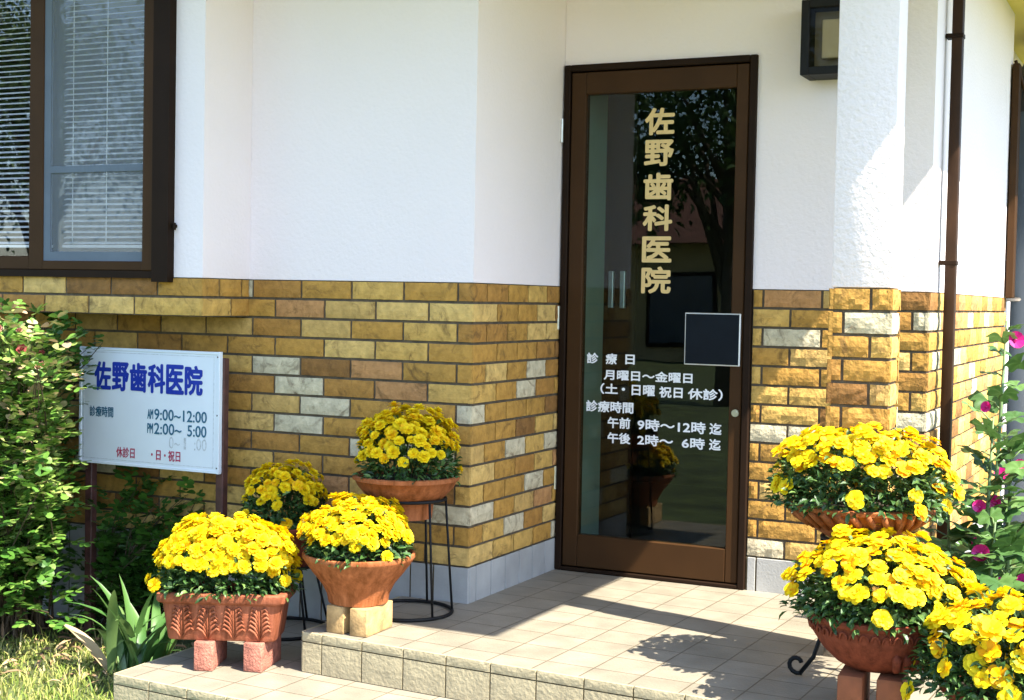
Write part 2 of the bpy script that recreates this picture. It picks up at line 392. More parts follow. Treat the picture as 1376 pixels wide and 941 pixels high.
# door wall: right of the door and above it
MB().box(.76, XW - e, D + e, D + .15, ZT - .001, SOF).box(-.0045, .76, D + e, D + .15, 1.951, SOF).build('plaster_wall', PLASTER, B)
# side wall and the set-back stretch behind it
MB().box(XW - .14, XW - e - .0005, D + .151, 2.95, ZT - .001, SOF).build('plaster_wall', PLASTER, B)
MB().box(1.15, 1.27, 2.951, 7, -.3, SOF).box(-4, 1.27, 7.001, 7.12, -.3, SOF).box(-4.12, -4.001, 0, 7.1, -.3, SOF).build('plaster_wall', PLASTER, B)
# mortar beds behind the bricks
mo = MB()
mo.box(-4, -.009, .009, .14, ZB, ZT - .002)
mo.box(-.14, -.0095, .1405, D + .15, ZB, ZT - .002)
mo.box(.762, XW - .009, D + .009, D + .15, ZB, ZT - .002)
mo.box(XW - .14, XW - .0095, D + .1505, 2.945, ZB, ZT - .002)
mo.build('mortar_bed', MORTAR, B)

# ---- plinth of grey tiles
pl = MB()
pl.box(-4, -.004, .004, .13, -.4, ZB - .001)
pl.box(-.13, -.0045, .1305, D + .14, -.4, ZB - .001)
pl.box(.762, XW - .004, D + .004, D + .14, -.4, ZB - .001)
pl.box(XW - .13, XW - .0045, D + .1405, 2.94, -.4, ZB - .001)
pl.build('plinth_joint', GROUT, B)
pt = MB()
def nextp():
    global pt
    pt.build('plinth', PLINTH, B); pt = MB()
def ptile(x0, x1, y0, y1): pt.rbox(x0, x1, y0, y1, -.35, ZB - .002, .0015, seg=1)
for k in range(32):
    x1 = -.0 - .0475 - k * .092 if k else 0
    x0 = -.0475 - (k + 1) * .092 if k else -.1395
    ptile(x0 + .004, x1 - .002, 0, .012)
nextp()
for k in range(8):
    a, b = (.0 if k == 0 else .06 + (k - 1) * .1155), .06 + k * .1155
    ptile(-.012, -.0005, max(a + .003, .0125), min(b, D + .0) - .002)
nextp()
xs = [.765, .80, .95, 1.10, 1.25, XW]
for a, b in zip(xs, xs[1:]): ptile(a + .003, b - .003, D + .0, D + .012)
nextp()
for k in range(15): ptile(XW - .012, XW, D + .0125 + k * .15, D + .009 + (k + 1) * .15)
pt.build('plinth', PLINTH, B)

# ---- brick facing
LA = .2142
bA, bRt = MB(), MB()
for c in range(14):
    z = ZT - (c + 1) * H
    corner = rng.random()
    off = .063 if c % 2 == 0 else .1762
    L = 2.75
    cuts = sorted(L - (off + k * LA) for k in range(14))
    brick_row(bA, (-L, 0, 0), (1, 0, 0), (0, -1, 0), L, z, cuts, last=corner, rough=.0022)
    f = (.110 if c % 2 == 0 else .193)
    brick_row(bRt, (0, .0015, 0), (0, 1, 0), (1, 0, 0), D - .001, z, modules(D, f, .168), first=corner, rough=.002)
bA.build('brick_facing', BRICK, B, smooth=False); bRt.build('brick_facing', BRICK, B)
bD, bS = MB(), MB()
for c in range(14):
    z = ZT - (c + 1) * H
    corner = rng.random()
    x0 = .765
    f = (.036 if c % 2 == 0 else .137)
    brick_row(bD, (x0, D, 0), (1, 0, 0), (0, -1, 0), XW - x0, z, modules(1, f, LA), last=corner, rough=.0042)
    brick_row(bS, (XW, D + .0015, 0), (0, 1, 0), (1, 0, 0), 2.95 - D, z, modules(3, .10 if c % 2 else .19, .168), first=corner, rough=.003)
bD.build('brick_facing', BRICK, B); bS.build('brick_facing', BRICK, B)

# ---- roof with its overhang
XE, YE = .29 + SOF / 1.40, -.37 - .189 * SOF
rf = MB().box(-4.4, XE, YE, 7.5, SOF + .0005, SOF + .02)
rf.build('soffit', SOFFIT, B)
ro = MB().box(-4.4, XE + .0, YE - .0, 7.5, SOF + .021, SOF + .20)
zr = SOF + .201
ro.add([(-4.4, YE, zr), (XE, YE, zr), (XE, 7.5, zr), (-4.4, 7.5, zr), (-2.5, 3.3, zr + 1.1), (.2, 3.3, zr + 1.1)], [(0, 1, 5, 4), (1, 2, 5), (2, 3, 4, 5), (3, 0, 4), (0, 3, 2, 1)])
ro.build('roof', HROOF, B)

# ---- porch pillar
px0, px1, py0, py1 = 1.236, 1.420, -.095, .035
pil = MB().rbox(px0 + .004, px1 - .004, py0 + .004, py1 - .004, ZT - .001, SOF, .004)
shade_auto(pil.build('pillar', ROUGHCAST, B))
pb = B
core = MB().box(px0 + .009, px1 - .009, py0 + .009, py1 - .009, 0.001, ZT - .002).build('mortar_bed', MORTAR, B)
bp = MB()
for c in range(15):
    z = ZT - (c + 1) * H
    if z < -.02: break
    z = max(z, .002); co, cl = rng.random(), rng.random()
    w, dp = px1 - px0 + .004, py1 - py0
    cut = w * .66 if c % 2 == 0 else w * .24
    brick_row(bp, (px0 - .004, py0, 0), (1, 0, 0), (0, -1, 0), w, z, [cut], first=cl, last=co, rough=.0045)
    brick_row(bp, (px1, py0 + .0015, 0), (0, 1, 0), (1, 0, 0), dp, z, [], first=co, rough=.004)
    brick_row(bp, (px1, py1, 0), (-1, 0, 0), (0, 1, 0), w, z, [cut], rough=.004)
    brick_row(bp, (px0 - .004, py1, 0), (0, -1, 0), (-1, 0, 0), dp, z, [], first=cl, rough=.004)
bp.build('brick_facing', BRICK, B)

# ---- bay with the window
BX, BY, BZ = -.93, -.276, ZT - 2 * H
bay = MB()
bay.box(-1.062, BX - e, BY + e, .0045, ZT - .001, SOF)           # right pier
bay.box(-2.9, -2.60, BY + e, .0045, ZT - .001, SOF)
bay.box(-2.6, -1.062, BY + e, BY + .13, 2.34, SOF)               # above the window
bay.build('bay_plaster', PLASTER, B)
mb = MB().box(-2.9, BX - .009, BY + .009, .004, BZ + .001, ZT - .002); mb.build('mortar_bed', MORTAR, B)
bb = MB()
for c in range(2):
    z = ZT - (c + 1) * H; co = rng.random(); L = 1.97
    brick_row(bb, (BX - L, BY, 0), (1, 0, 0), (0, -1, 0), L, z, sorted(L - ((.205 if c == 0 else .31) + k * LA) for k in range(10)), last=co, rough=.002)
    brick_row(bb, (BX, BY + .0015, 0), (0, 1, 0), (1, 0, 0), -BY - .002, z, [.17] if c else [.10, .23], first=co, rough=.002)
bb.build('brick_facing', BRICK, B)

# window
wy = BY - .012
wn = MB().box(-2.60, -1.062, wy, BY + .09, 1.098, 1.124).box(-2.60, -1.062, wy, BY + .09, 2.30, 2.339).box(-1.135, -1.0625, wy - .018, BY + .09, 1.085, 2.36)
win = shade_auto(wn.build('window', DBROWN, B))
fr = MB()
fr.rbox(-1.192, -1.1355, wy - .004, BY + .05, 1.1245, 2.30, .003, seg=1)      # right jamb
fr.rbox(-1.742, -1.672, wy + .006, BY + .04, 1.1245, 2.30, .003, seg=1)       # meeting stile
fr.rbox(-1.672, -1.192, wy + .004, BY + .04, 1.1245, 1.158, .003, seg=1)      # bottom rail
fr.rbox(-2.59, -1.742, wy + .010, BY + .05, 1.1245, 1.175, .003, seg=1)
fr.rbox(-2.60, -2.54, wy, BY + .05, 1.1245, 2.30, .003, seg=1)
fr.build('window_frame', BROWN, win)
sc = MB(); sc.box(-1.672, -1.640, wy + .012, wy + .022, 1.158, 2.30).box(-1.640, -1.192, wy + .012, wy + .022, 1.158, 1.192).box(-1.640, -1.192, wy + .012, wy + .022, 1.484, 1.508)
sc.build('screen_frame', mat('screen_frame_grey', (.12, .145, .175), .7, spec=.2, noise_scale=9, noise_amt=.08), win)
MB().add([(-1.64, wy + .016, 1.192), (-1.192, wy + .016, 1.192), (-1.192, wy + .016, 2.30), (-1.64, wy + .016, 2.30)], [(0, 1, 2, 3)]).build('insect_screen', MESHM, win)
MB().box(-1.67, -1.194, BY + .020, BY + .024, 1.1585, 2.30).build('glass_pane', WGLASS, win)
MB().box(-2.538, -1.744, BY + .008, BY + .012, 1.1755, 2.30).build('glass_pane', WGLASS, win)
def blind(x0, x1, z0, z1, y):
    s = MB(); z = z0; k = 0
    while z < z1:
        t = .0035 * math.sin(k * 1.7) + .002 * math.sin(k * .6)
        s.add([(x0, y - .009, z - .002), (x1, y - .009, z - .002 + t * .3), (x1, y, z + .003 + t * .3), (x0, y, z + .003), (x0, y + .009, z + .007), (x1, y + .009, z + .007 + t * .3)],
              [(0, 1, 2, 3), (3, 2, 5, 4)]); z += .0205; k += 1
    for x in (x0 + .05, x1 - .04, (x0 + x1) / 2 + .25 * (x1 - x0) * 0):
        s.box(x - .0015, x + .0015, y - .014, y - .0125, z0, z1)
    s.box(x0, x1, y - .013, y + .013, z0 - .016, z0 - .006)
    return s.build('venetian_blind', SLAT, win)
blind(-1.625, -1.20, 1.225, 2.28, BY + .060); blind(-2.52, -1.70, 1.225, 2.28, BY + .064)
MB().rbox(-1.061, -1.049, BY - .010, BY + .01, 1.278, 1.290, .002).rbox(-1.053, -1.047, BY - .016, BY - .004, 1.27, 1.296, .001).build('shutter_catch', DBROWN, win)
# dim rooms behind the glazing
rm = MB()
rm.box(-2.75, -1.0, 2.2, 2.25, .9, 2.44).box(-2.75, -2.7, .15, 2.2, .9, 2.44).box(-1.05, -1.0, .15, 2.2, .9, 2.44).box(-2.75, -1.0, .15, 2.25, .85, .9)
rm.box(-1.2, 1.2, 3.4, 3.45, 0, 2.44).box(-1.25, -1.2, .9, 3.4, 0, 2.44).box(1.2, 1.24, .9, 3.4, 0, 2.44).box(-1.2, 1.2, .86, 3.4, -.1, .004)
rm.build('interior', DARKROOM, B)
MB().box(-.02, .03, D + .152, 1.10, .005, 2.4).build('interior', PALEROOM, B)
MB().rbox(-.35, .10, 1.27, 1.30, .005, 2.2, .004).build('interior_door', DBROWN, B)
for q in (-.012, .040): MB().rbox(q, q + .022, 1.25, 1.2695, 1.02, 1.175, .003).build('interior_handle', ALU, B)
#MB().rbox(-.2, .35, 2.4, 2.8, .005, .75, .02).rbox(.45, .9, 2.9, 3.2, .005, .95, .01).build('interior_furniture', mat('furniture_brown', (.10, .06, .035), .6, noise_scale=6, noise_amt=.3), B)

# ---- entrance door
dr = MB()
y0, y1 = D - .012, D + .07
dr.rbox(0, .026, y0, y1, 0.001, 1.95, .003, seg=1).rbox(.734, .7605, y0, y1, 0.001, 1.95, .003, seg=1).rbox(.0262, .7338, y0, y1, 1.925, 1.95, .003, seg=1).rbox(.0262, .7338, y0, y1, .001, .016, .003, seg=1)
door = dr.build('entrance_door', DBROWN, B)
lf = MB(); a0, a1 = D - .004, D + .04
lf.rbox(.030, .090, a0, a1, .020, 1.920, .003, seg=1).rbox(.684, .730, a0, a1, .020, 1.920, .003, seg=1).rbox(.0905, .6835, a0, a1, 1.836, 1.920, .003, seg=1).rbox(.0905, .6835, a0, a1, .020, .144, .003, seg=1)
lf.build('door_leaf', BROWN, door)
MB().box(.0905, .6835, D + .014, D + .019, .1445, 1.8355).build('glass_pane', GLASS, door)
hg = MB()
for z in (.36, .98, 1.70): hg.tube([(-.002, D - .016, z - .045), (-.002, D - .016, z + .045)], .006)
hg.build('hinge', STEEL, door)
lk = MB(); c = Vector((.711, a0, .648))
lk.tube([c + Vector((0, .001, 0)), c + Vector((0, -.010, 0))], .0135, 20).tube([c + Vector((0, -.010, 0)), c + Vector((0, -.013, 0))], .008, 16)
shade_auto(lk.build('lock_cylinder', STEEL, door))
nb = MB().rbox(.512, .724, a0 - .014, a0 - .0005, .819, 1.012, .002, seg=1); npan = nb.build('notice_panel', ALU, door)
MB().box(.5165, .7195, a0 - .0155, a0 - .013, .8235, 1.0075).build('notice_face', BLACK, door)
YG = D + .0135
mpd = lambda u, v, h: (u, YG - h, v)
zs = [(1.776, 1.674), (1.657, 1.558), (1.533, 1.43), (1.414, 1.315), (1.295, 1.197), (1.182, 1.080)]
it = [(ch, .325, .443, lo, hi) for ch, (hi, lo) in zip('佐野歯科医院', zs)]
for q in it: text_mesh([q], mpd, .0035).build('gold_lettering', GOLD, door)
it = [('診', .109, .157, .807, .849), ('療', .187, .234, .807, .849), ('日', .268, .306, .809, .847),
      ('月曜日～金曜日', .181, .537, .747, .787), ('（土', .168, .240, .692, .734), ('・日曜', .256, .39, .692, .734), ('祝日', .407, .500, .690, .732), ('休診）', .520, .655, .688, .731),
      ('診療時間', .110, .305, .622, .666), ('午前', .201, .294, .563, .606), ('9時～12時', .323, .593, .561, .606), ('迄', .607, .654, .562, .605),
      ('午後', .202, .296, .505, .547), ('2時～', .324, .467, .504, .547), ('6時', .501, .591, .503, .546), ('迄', .607, .652, .504, .546)]
for q in it: text_mesh([q], mpd, .0013).build('white_lettering', WHITE, door)

# ---- drainpipe and the bracketed brown shutter at the end of the side wall
dp = MB(); cxp, cyp = XW + .036, .93
dp.rbox(cxp - .019, cxp + .019, cyp - .021, cyp + .021, -.27, 2.42, .006)
dpo = shade_auto(dp.build('drainpipe', mat('pipe_brown', (.030, .014, .006), .55, spec=.15, noise_scale=9, noise_amt=.25), B))
for z in (.35, 1.2, 2.0): MB().rbox(XW - .003, cxp + .0215, cyp - .0235, cyp + .0235, z, z + .016, .002, seg=1).build('pipe_clip', DBROWN, dpo)
sh = MB().rbox(1.392, 1.425, 2.86, 2.95, 1.10, 2.22, .003, seg=1).tube([(1.40, 2.93, 2.12), (1.47, 3.02, 2.12)], .006).tube([(1.40, 2.9, 2.24), (1.44, 2.95, 2.10)], .008)
sh.build('side_shutter', BROWN, B)

# ---- wall lamp
lamp = thing('wall_lamp', 'square black framed lamp on the cream wall to the right of the door', 'lamp', (1.06, D, 1.97))
def P(mb, name, m, par): o = mb.build(name, m, par); o.location = -Vector(par.location); return o
l = MB()
X0, X1, Z0, Z1, YF = .948, 1.170, 1.846, 2.105, .60
fwid = .028
l.rbox(X0, X0 + fwid, YF, D + .002, Z0, Z1, .002, seg=1).rbox(X1 - fwid, X1, YF, D + .002, Z0, Z1, .002, seg=1).rbox(X0 + fwid, X1 - fwid, YF, D + .002, Z0, Z0 + fwid, .002, seg=1).rbox(X0 + fwid, X1 - fwid, YF, D + .002, Z1 - fwid, Z1, .002, seg=1)
P(l, 'lamp_frame', IRON, lamp)
P(MB().box(X0 + fwid, X1 - fwid, YF + .09, YF + .1, Z0 + fwid, Z1 - fwid), 'lamp_back', LAMPG, lamp)
g = MB(); i = .062
g.rbox(X0 + i, X1 - i, YF + .05, YF + .09, Z0 + i, Z1 - i, .004)
P(g, 'lamp_shade', BULB, lamp)
P(MB().box(X0 + fwid, X1 - fwid, YF + .012, YF + .015, Z0 + fwid, Z1 - fwid), 'lamp_glass', glass_mat('lamp_glass', -.035, (.80, .77, .70)), lamp)

# ------------------------------------------------------------------ ground, porch, step
gd = MB(); N = 60
gd.add([(-300, -300, -.262), (300, -300, -.262), (300, 300, -.262), (-300, 300, -.262)], [(0, 1, 2, 3)])
struct(gd.build('lawn_ground', GROUNDM))
def slab(name, poly, z, t, m):
    n = len(poly)
    v = [(x, y, z) for x, y in poly] + [(x, y, z - t) for x, y in poly]
    o = MB().add(v, [tuple(range(n)), tuple(range(2 * n - 1, n - 1, -1))] + [(i, i + n, (i + 1) % n + n, (i + 1) % n) for i in range(n)]).build(name, m)
    return o
SK = -.058
FX = lambda x: -.612 + SK * (x + .267)          # front edge of the porch
GX = lambda x: -.925 + SK * (x + .745)          # front edge of the lower step
struct(slab('porch_floor', [(-.258, FX(-.258) ), (2.15, FX(2.15)), (2.15, -.12), (1.52, -.12), (1.52, D + .13), (-.0046, D + .13), (-.0046, -.0), (-.258, -.0)], 0, .25, TILE))
struct(slab('porch_step', [(-.735, GX(-.735)), (2.15, GX(2.15)), (2.15, FX(2.15) + .02), (-.28, FX(-.28) + .02), (-.28, -.0005), (-.735, -.0005)], -.125, .135, TILE))
def risers(name, x0, x1, fy, ztop, h, off, lx, ly1, rows):
    mbk = MB(); d = Vector((1, SK, 0)).normalized(); n = Vector((d.y, -d.x, 0))
    js = [x0] + [off + .15 * k for k in range(-10, 30) if x0 + .03 < off + .15 * k < x1] + [x1]
    for (z0, z1) in rows:
        for a, b in zip(js, js[1:]):
            s = rng.random() * 50
            L = (b - a) / d.x
            p = Vector((a, fy(a), 0)) + n * .009 + d * .0025 + Vector((0, 0, z0 + .0012))
            brick(mbk, p, d, n, L - .005, z1 - z0 - .0024, .012, .0010, s, .5, .35)
        # left return
        ys = [fy(x0) + .15 * k for k in range(int((ly1 - fy(x0)) / .15) + 1)] + [ly1]
        for a, b in zip(ys, ys[1:]):
            if b - a < .01: continue
            brick(mbk, (x0 - .009, b - .003, z0 + .0012), (0, -1, 0), (-1, 0, 0), b - a - .005, z1 - z0 - .0024, .012, .0010, rng.random() * 50, .5, .35)
    o = mbk.build(name, RISER); struct(o); return o
risers('porch_riser', -.258, 2.15, FX, 0, .125, -.032, -.258, -.003, [(-.028, .0018), (-.124, -.030)])
risers('step_riser', -.735, 2.15, GX, -.125, .135, -.14, -.735, -.003, [(-.153, -.1232), (-.30, -.155)])
struct(slab('riser_grout', [(-.2605, FX(-.2605) - .003), (2.14, FX(2.14) - .003), (2.14, FX(2.14) + .05), (-.2605, FX(-.26) + .05)], -.003, .12, GROUT))
struct(slab('riser_grout', [(-.7375, GX(-.7375) - .003), (2.14, GX(2.14) - .003), (2.14, GX(2.14) + .05), (-.7375, GX(-.73) + .05)], -.128, .2, GROUT))

# ------------------------------------------------------------------ flowers
def mum(n_out, layers, size, wid, seed):
    r = random.Random(seed); m = MB()
    for (n, el, L, z) in layers:
        for k in range(n):
            a = 2 * math.pi * (k + r.uniform(-.25, .25)) / n
            e_ = R(el + r.uniform(-9, 9))
            d = Vector((math.cos(a) * math.cos(e_), math.sin(a) * math.cos(e_), math.sin(e_)))
            nr = Vector((-math.cos(a) * math.sin(e_), -math.sin(a) * math.sin(e_), math.cos(e_)))
            m.petal(Vector((0, 0, z * size)) + d * size * .08, d, nr, size * L * r.uniform(.9, 1.08), size * wid * L, r.uniform(.4, 1), .12, .18)
    m.lathe([(.0001, size * .30), (size * .16, size * .24), (size * .22, size * .1), (size * .1, 0)], 8)
    m.a[-24:] = [.12] * 24
    return m
PETS = []
for i in range(3):
    o = mum(0, [(13, 0, 1, .0), (12, 24, .95, .05), (9, 48, .78, .1), (6, 68, .55, .1)], .0235, .60, i)
    PETS.append(o)
for off in (.18, .34):
    o = mum(0, [(12, 8, 1, .0), (10, 34, .95, .05), (7, 58, .7, .1)], .0215, .60, 40 + int(off * 100)); o.a = [max(0, q - off) for q in o.a]; PETS.append(o)
OPEN = []
for i in range(3):
    o = mum(0, [(7, 4, 1.0, .0), (6, 24, .85, .06), (4, 52, .45, .1)], .0255, .95, 20 + i)
    OPEN.append(o)
for off in (.2, .36, .5):
    o = mum(0, [(6, 12, 1.0, .0), (5, 36, .85, .06)], .0240, .98, 60 + int(off * 100)); o.a = [max(0, q - off) for q in o.a]; OPEN.append(o)
def mesh_of(mbs, m):
    out = []
    for mb in mbs:
        me = bpy.data.meshes.new('flower'); me.from_pydata(mb.v, [], mb.f); me.update()
        at = me.attributes.new('rnd', 'FLOAT', 'FACE'); at.data.foreach_set('value', mb.a); me.materials.append(m); out.append(me)
    return out
PET_ME, OPEN_ME = mesh_of(PETS, PETAL), mesh_of(OPEN, PETAL)

def plant(par, c, rx_, ry_, h, n_fl, meshes, seed, fsc=1.0, low=.12, nleaf=1000, sky=0.0, drop=.0, front=None, boxy=0):
    """domed plant rising from c (in par's space): leaves in one mesh, every flower a part"""
    r = random.Random(seed); c = Vector(c)
    def sup(a): # superellipse radius factor for a trough
        if not boxy: return 1
        return 1 / max(abs(math.cos(a)) ** boxy + abs(math.sin(a)) ** boxy, 1e-6) ** (1 / boxy)
    def surf(a, t, k=1.0):
        """t = elevation 0..90"""
        q = sup(a); lump = 1 + .17 * noise.noise(Vector((math.cos(a) * 1.9 + seed, math.sin(a) * 1.9, t * .03))) + .07 * noise.noise(Vector((math.cos(a) * 4 + seed, math.sin(a) * 4, t * .06)))
        return c + Vector((rx_ * q * math.cos(a) * math.cos(R(t)) ** .8, ry_ * q * math.sin(a) * math.cos(R(t)) ** .8, h * math.sin(R(t)) ** .85)) * (k * lump) 
    m = MB()
    st = 26
    for i in range(st):
        a = r.uniform(0, 6.283); t = r.uniform(15, 85); p1 = surf(a, t, .85)
        m.tube([c + Vector((rx_ * .3 * math.cos(a), ry_ * .3 * math.sin(a), -.02)), c.lerp(p1, .6), p1], .0022, 4, .2)
    for i in range(nleaf):
        a = r.uniform(0, 6.283); t = math.degrees(math.asin(r.uniform(0, 1))) if r.random() < .6 else r.uniform(0, 35)
        k = r.uniform(.55, .97) ; p = surf(a, t, k)
        out = (p - c).normalized() if (p - c).length > 1e-5 else Vector((0, 0, 1))
        d = (out + Vector((r.uniform(-.8, .8), r.uniform(-.8, .8), r.uniform(-.7, .6)))).normalized()
        nr = (out * .6 + Vector((r.uniform(-.6, .6), r.uniform(-.6, .6), .7))).normalized()
        m.leaf(p, d, nr, r.uniform(.018, .036), r.uniform(.009, .016), min(1, max(0, r.gauss(.5, .28))), .2, .25)
    m.build('foliage', LEAF, par)
    ps = []; tries = 0; mind = .031 * fsc; N = int(n_fl * 1.6)
    while len(ps) < N and tries < 16000:
        tries += 1
        a = r.uniform(0, 6.283); stray = len(ps) % 22 == 21; q_ = r.uniform(.10, low) if stray else r.uniform(low, 1); t = math.degrees(math.asin(min(1, q_)))
        if t < 35 and r.random() < .6: continue
        p = surf(a, t, r.uniform(.94, 1.07) + (.06 if r.random() < .06 else 0))
        if t < 30: p.z -= drop * r.random()
        md = mind * (1 if tries < 5000 else .82 if tries < 10000 else .68)
        if all((p - q[0]).length > md for q in ps):
            nrm = Vector(((p.x - c.x) / rx_ ** 2, (p.y - c.y) / ry_ ** 2, (p.z - c.z) / h ** 2)).normalized()
            ps.append((p, nrm))
    view = Vector((.45, -.80, .40)).normalized()
    ps.sort(key=lambda q: -q[1].dot(view))
    rest = MB()
    for i, (p, nr) in enumerate(ps):
        nr = (nr + Vector((r.uniform(-.35, .35), r.uniform(-.35, .35), .15 + r.uniform(-.2, .3)))).normalized()
        rot = nr.to_track_quat('Z', 'Y').to_matrix() @ Matrix.Rotation(r.uniform(0, 6.28), 3, 'Z')
        sc_ = fsc * r.uniform(.78, 1.12); me = r.choice(meshes)
        if i < n_fl:
            o = bpy.data.objects.new('flower', me); COL.objects.link(o); o.parent = par
            o.location = p; o.rotation_euler = rot.to_euler(); o.scale = (sc_, sc_, sc_ * r.uniform(.8, 1.15))
        else:
            rest.add([p + rot @ (v.co * sc_) for v in me.vertices], [list(f.vertices) for f in me.polygons], .75)
    if rest.v:
        o = rest.build('flowers', PETAL, par); o['kind'] = 'stuff'

def soil_disc(par, r, z, c=(0, 0)):
    m = MB(); n = 30
    vs = [(c[0], c[1], z + .012)] + [(c[0] + rr * math.cos(k * 2 * math.pi / n), c[1] + rr * math.sin(k * 2 * math.pi / n), z + dz) for rr, dz in ((r * .55, .009), (r, 0)) for k in range(n)]
    fs = [(0, 1 + k, 1 + (k + 1) % n) for k in range(n)] + [(1 + k, 1 + n + k, 1 + n + (k + 1) % n, 1 + (k + 1) % n) for k in range(n)]
    m.add(vs, fs).build('soil', SOIL, par, smooth=True)

G = 'potted yellow flowers around the clinic entrance'
# A: on the tall wire stand by the brick corner
ax, ay = -.128, -.215
A = thing('potted_flowers', 'yellow flowers in a shallow orange bowl on a tall wire stand', 'potted plant', (ax, ay, .316), G)
pa = MB().lathe([(.001, .012), (.070, .0), (.088, .002), (.093, .055), (.100, .060), (.128, .072), (.158, .105), (.171, .128), (.177, .130), (.178, .142), (.171, .145), (.166, .138), (.150, .110), (.09, .08), (.001, .08)], wob=.006)
shade_auto(pa.build('pot', TERRA, A), 50); soil_disc(A, .160, .128)
plant(A, (0, 0, .128), .178, .178, .205, 90, PET_ME, 3, .88, .36)
def wire_stand(name, label, loc, rt_, rb_, h, nleg=5):
    s = thing(name, label, 'plant stand', loc, 'black wire plant stands')
    MB().ring((0, 0, h), rt_, .0055).build('top_ring', IRON, s, True)
    MB().ring((0, 0, .006), rb_, .0060).build('base_ring', IRON, s, True)
    for k in range(nleg):
        a = 2 * math.pi * (k + .35) / nleg + 4.4; c_, s_ = math.cos(a), math.sin(a)
        MB().tube([(rt_ * c_, rt_ * s_, h), ((rt_ + rb_) / 2 * c_, (rt_ + rb_) / 2 * s_, h / 2), (rb_ * c_, rb_ * s_, .006)], .0042, 6).build('leg', IRON, s, True)
    return s
wire_stand('wire_plant_stand', 'tall black wire stand with a hoop foot beside the brick corner', (ax + .012, ay, .001), .122, .150, .382, 6)
# D: behind, on a lower stand
dx, dy = -.622, -.20
Dp = thing('potted_flowers', 'smaller shaded yellow flowers in a dark terracotta pot behind the trough and the bowl', 'potted plant', (dx, dy, .102), G)
pd = MB().lathe([(.001, .01), (.080, 0), (.088, .004), (.118, .08), (.138, .128), (.158, .132), (.163, .140), (.163, .150), (.156, .153), (.148, .148), (.130, .125), (.001, .12)], wob=.005)
shade_auto(pd.build('pot', TERRA2, Dp), 50); soil_disc(Dp, .142, .140)
plant(Dp, (0, 0, .142), .150, .150, .195, 58, PET_ME, 5, .86, .42, 1000)
wire_stand('wire_plant_stand', 'low black wire stand mostly hidden behind the wooden blocks and the trough', (dx, dy, -.124), .105, .160, .232, 6)
# B: bowl on two wooden blocks
bx, by = -.136, -.49
Bp = thing('potted_flowers', 'bright yellow flowers in a wide orange bowl on two pale wooden blocks', 'potted plant', (bx, by, .085), G)
pbm = MB().lathe([(.001, .008), (.085, .0), (.094, .003), (.099, .030), (.115, .062), (.142, .095), (.165, .126), (.174, .140), (.178, .146), (.177, .156), (.170, .158), (.164, .150), (.148, .12), (.001, .11)], wob=.007)
shade_auto(pbm.build('pot', TERRA, Bp), 50); soil_disc(Bp, .155, .136)
plant(Bp, (-.004, 0, .138), .172, .172, .170, 96, PET_ME, 8, .86, .36, 1500)
for (q, x0, x1, yy0, yy1, lab) in ((0, -.190, -.126, -.585, -.43, 'narrow weathered wooden block under the left side of the orange bowl'), (1, -.108, -.048, -.588, -.42, 'pale wooden block with a curved notch under the right side of the orange bowl')):
    o = MB().rbox(-(x1 - x0) / 2, (x1 - x0) / 2, -(yy1 - yy0) / 2, (yy1 - yy0) / 2, 0, .0845, .003)
    # saw kerf on the end grain
    o = shade_auto(o.build('wooden_block', WOOD)); o.location = ((x0 + x1) / 2, (yy0 + yy1) / 2, .001)
    o.rotation_euler.z = R(-3 if q == 0 else 2)
    tag(o, lab, 'block', 'wooden blocks under the bowl')

# C: terracotta trough on two red bricks
cx_, cy_ = -.518, -.657
Cp = thing('flower_trough', 'rectangular pink terracotta trough with leaf relief full of yellow flowers on two red bricks', 'potted plant', (cx_, cy_, -.033), G)
Cp.rotation_euler.z = R(23)
def trough():
    m = MB(); lv = [(.168, .076, 0), (.171, .079, .006), (.186, .090, .115), (.198, .100, .120), (.202, .104, .126), (.202, .104, .146), (.198, .100, .150), (.180, .084, .150), (.172, .077, .110)]
    def loop(a, b, z, r=.02):
        o = []
        for (sx, sy, a0) in ((1, 1, 0), (-1, 1, 90), (-1, -1, 180), (1, -1, 270)):
            for k in range(5):
                t = R(a0 + k * 22.5); o.append((sx * (a - r) + r * math.cos(t), sy * (b - r) + r * math.sin(t), z))
        return o
    vs = []
    for a, b, z in lv: vs += loop(a, b, z)
    n = 20
    fs = [(j * n + i, j * n + (i + 1) % n, (j + 1) * n + (i + 1) % n, (j + 1) * n + i) for j in range(len(lv) - 1) for i in range(n)]
    fs += [tuple(range(n - 1, -1, -1)), tuple((len(lv) - 1) * n + i for i in range(n))]
    return m.add(vs, fs)
shade_auto(trough().build('trough', TERRA3, Cp), 40)
MB().box(-.176, .176, -.078, .078, .1105, .132).build('soil', SOIL, Cp)
for k in range(4):
    x = -.122 + k * .0815; m = MB()
    yz = lambda z: -(.0795 + .011 * (z / .115)) - .001
    m.tube([(x, yz(.008), .008), (x, yz(.06) - .002, .06), (x, yz(.106), .106)], [.0035, .003, .0015], 6)
    for s_ in (-1, 1):
        for q in range(6):
            z0 = .006 + q * .0135; w = .037 - q * .0022
            pts = [(x + s_ * .002, yz(z0), z0), (x + s_ * w * .4, yz(z0 + .022) - .0015, z0 + .024 + .004 * q * .2), (x + s_ * w * .8, yz(z0 + .034), z0 + .034), (x + s_ * w, yz(z0 + .03), z0 + .027 - q * .001)]
            m.tube(pts, [.0030, .0046, .0046, .0030], 6)
    m.build('leaf_relief', TERRA3, Cp, True)
plant(Cp, (0, 0, .135), .225, .125, .215, 98, PET_ME, 12, .98, .40, 2000, boxy=2.6)
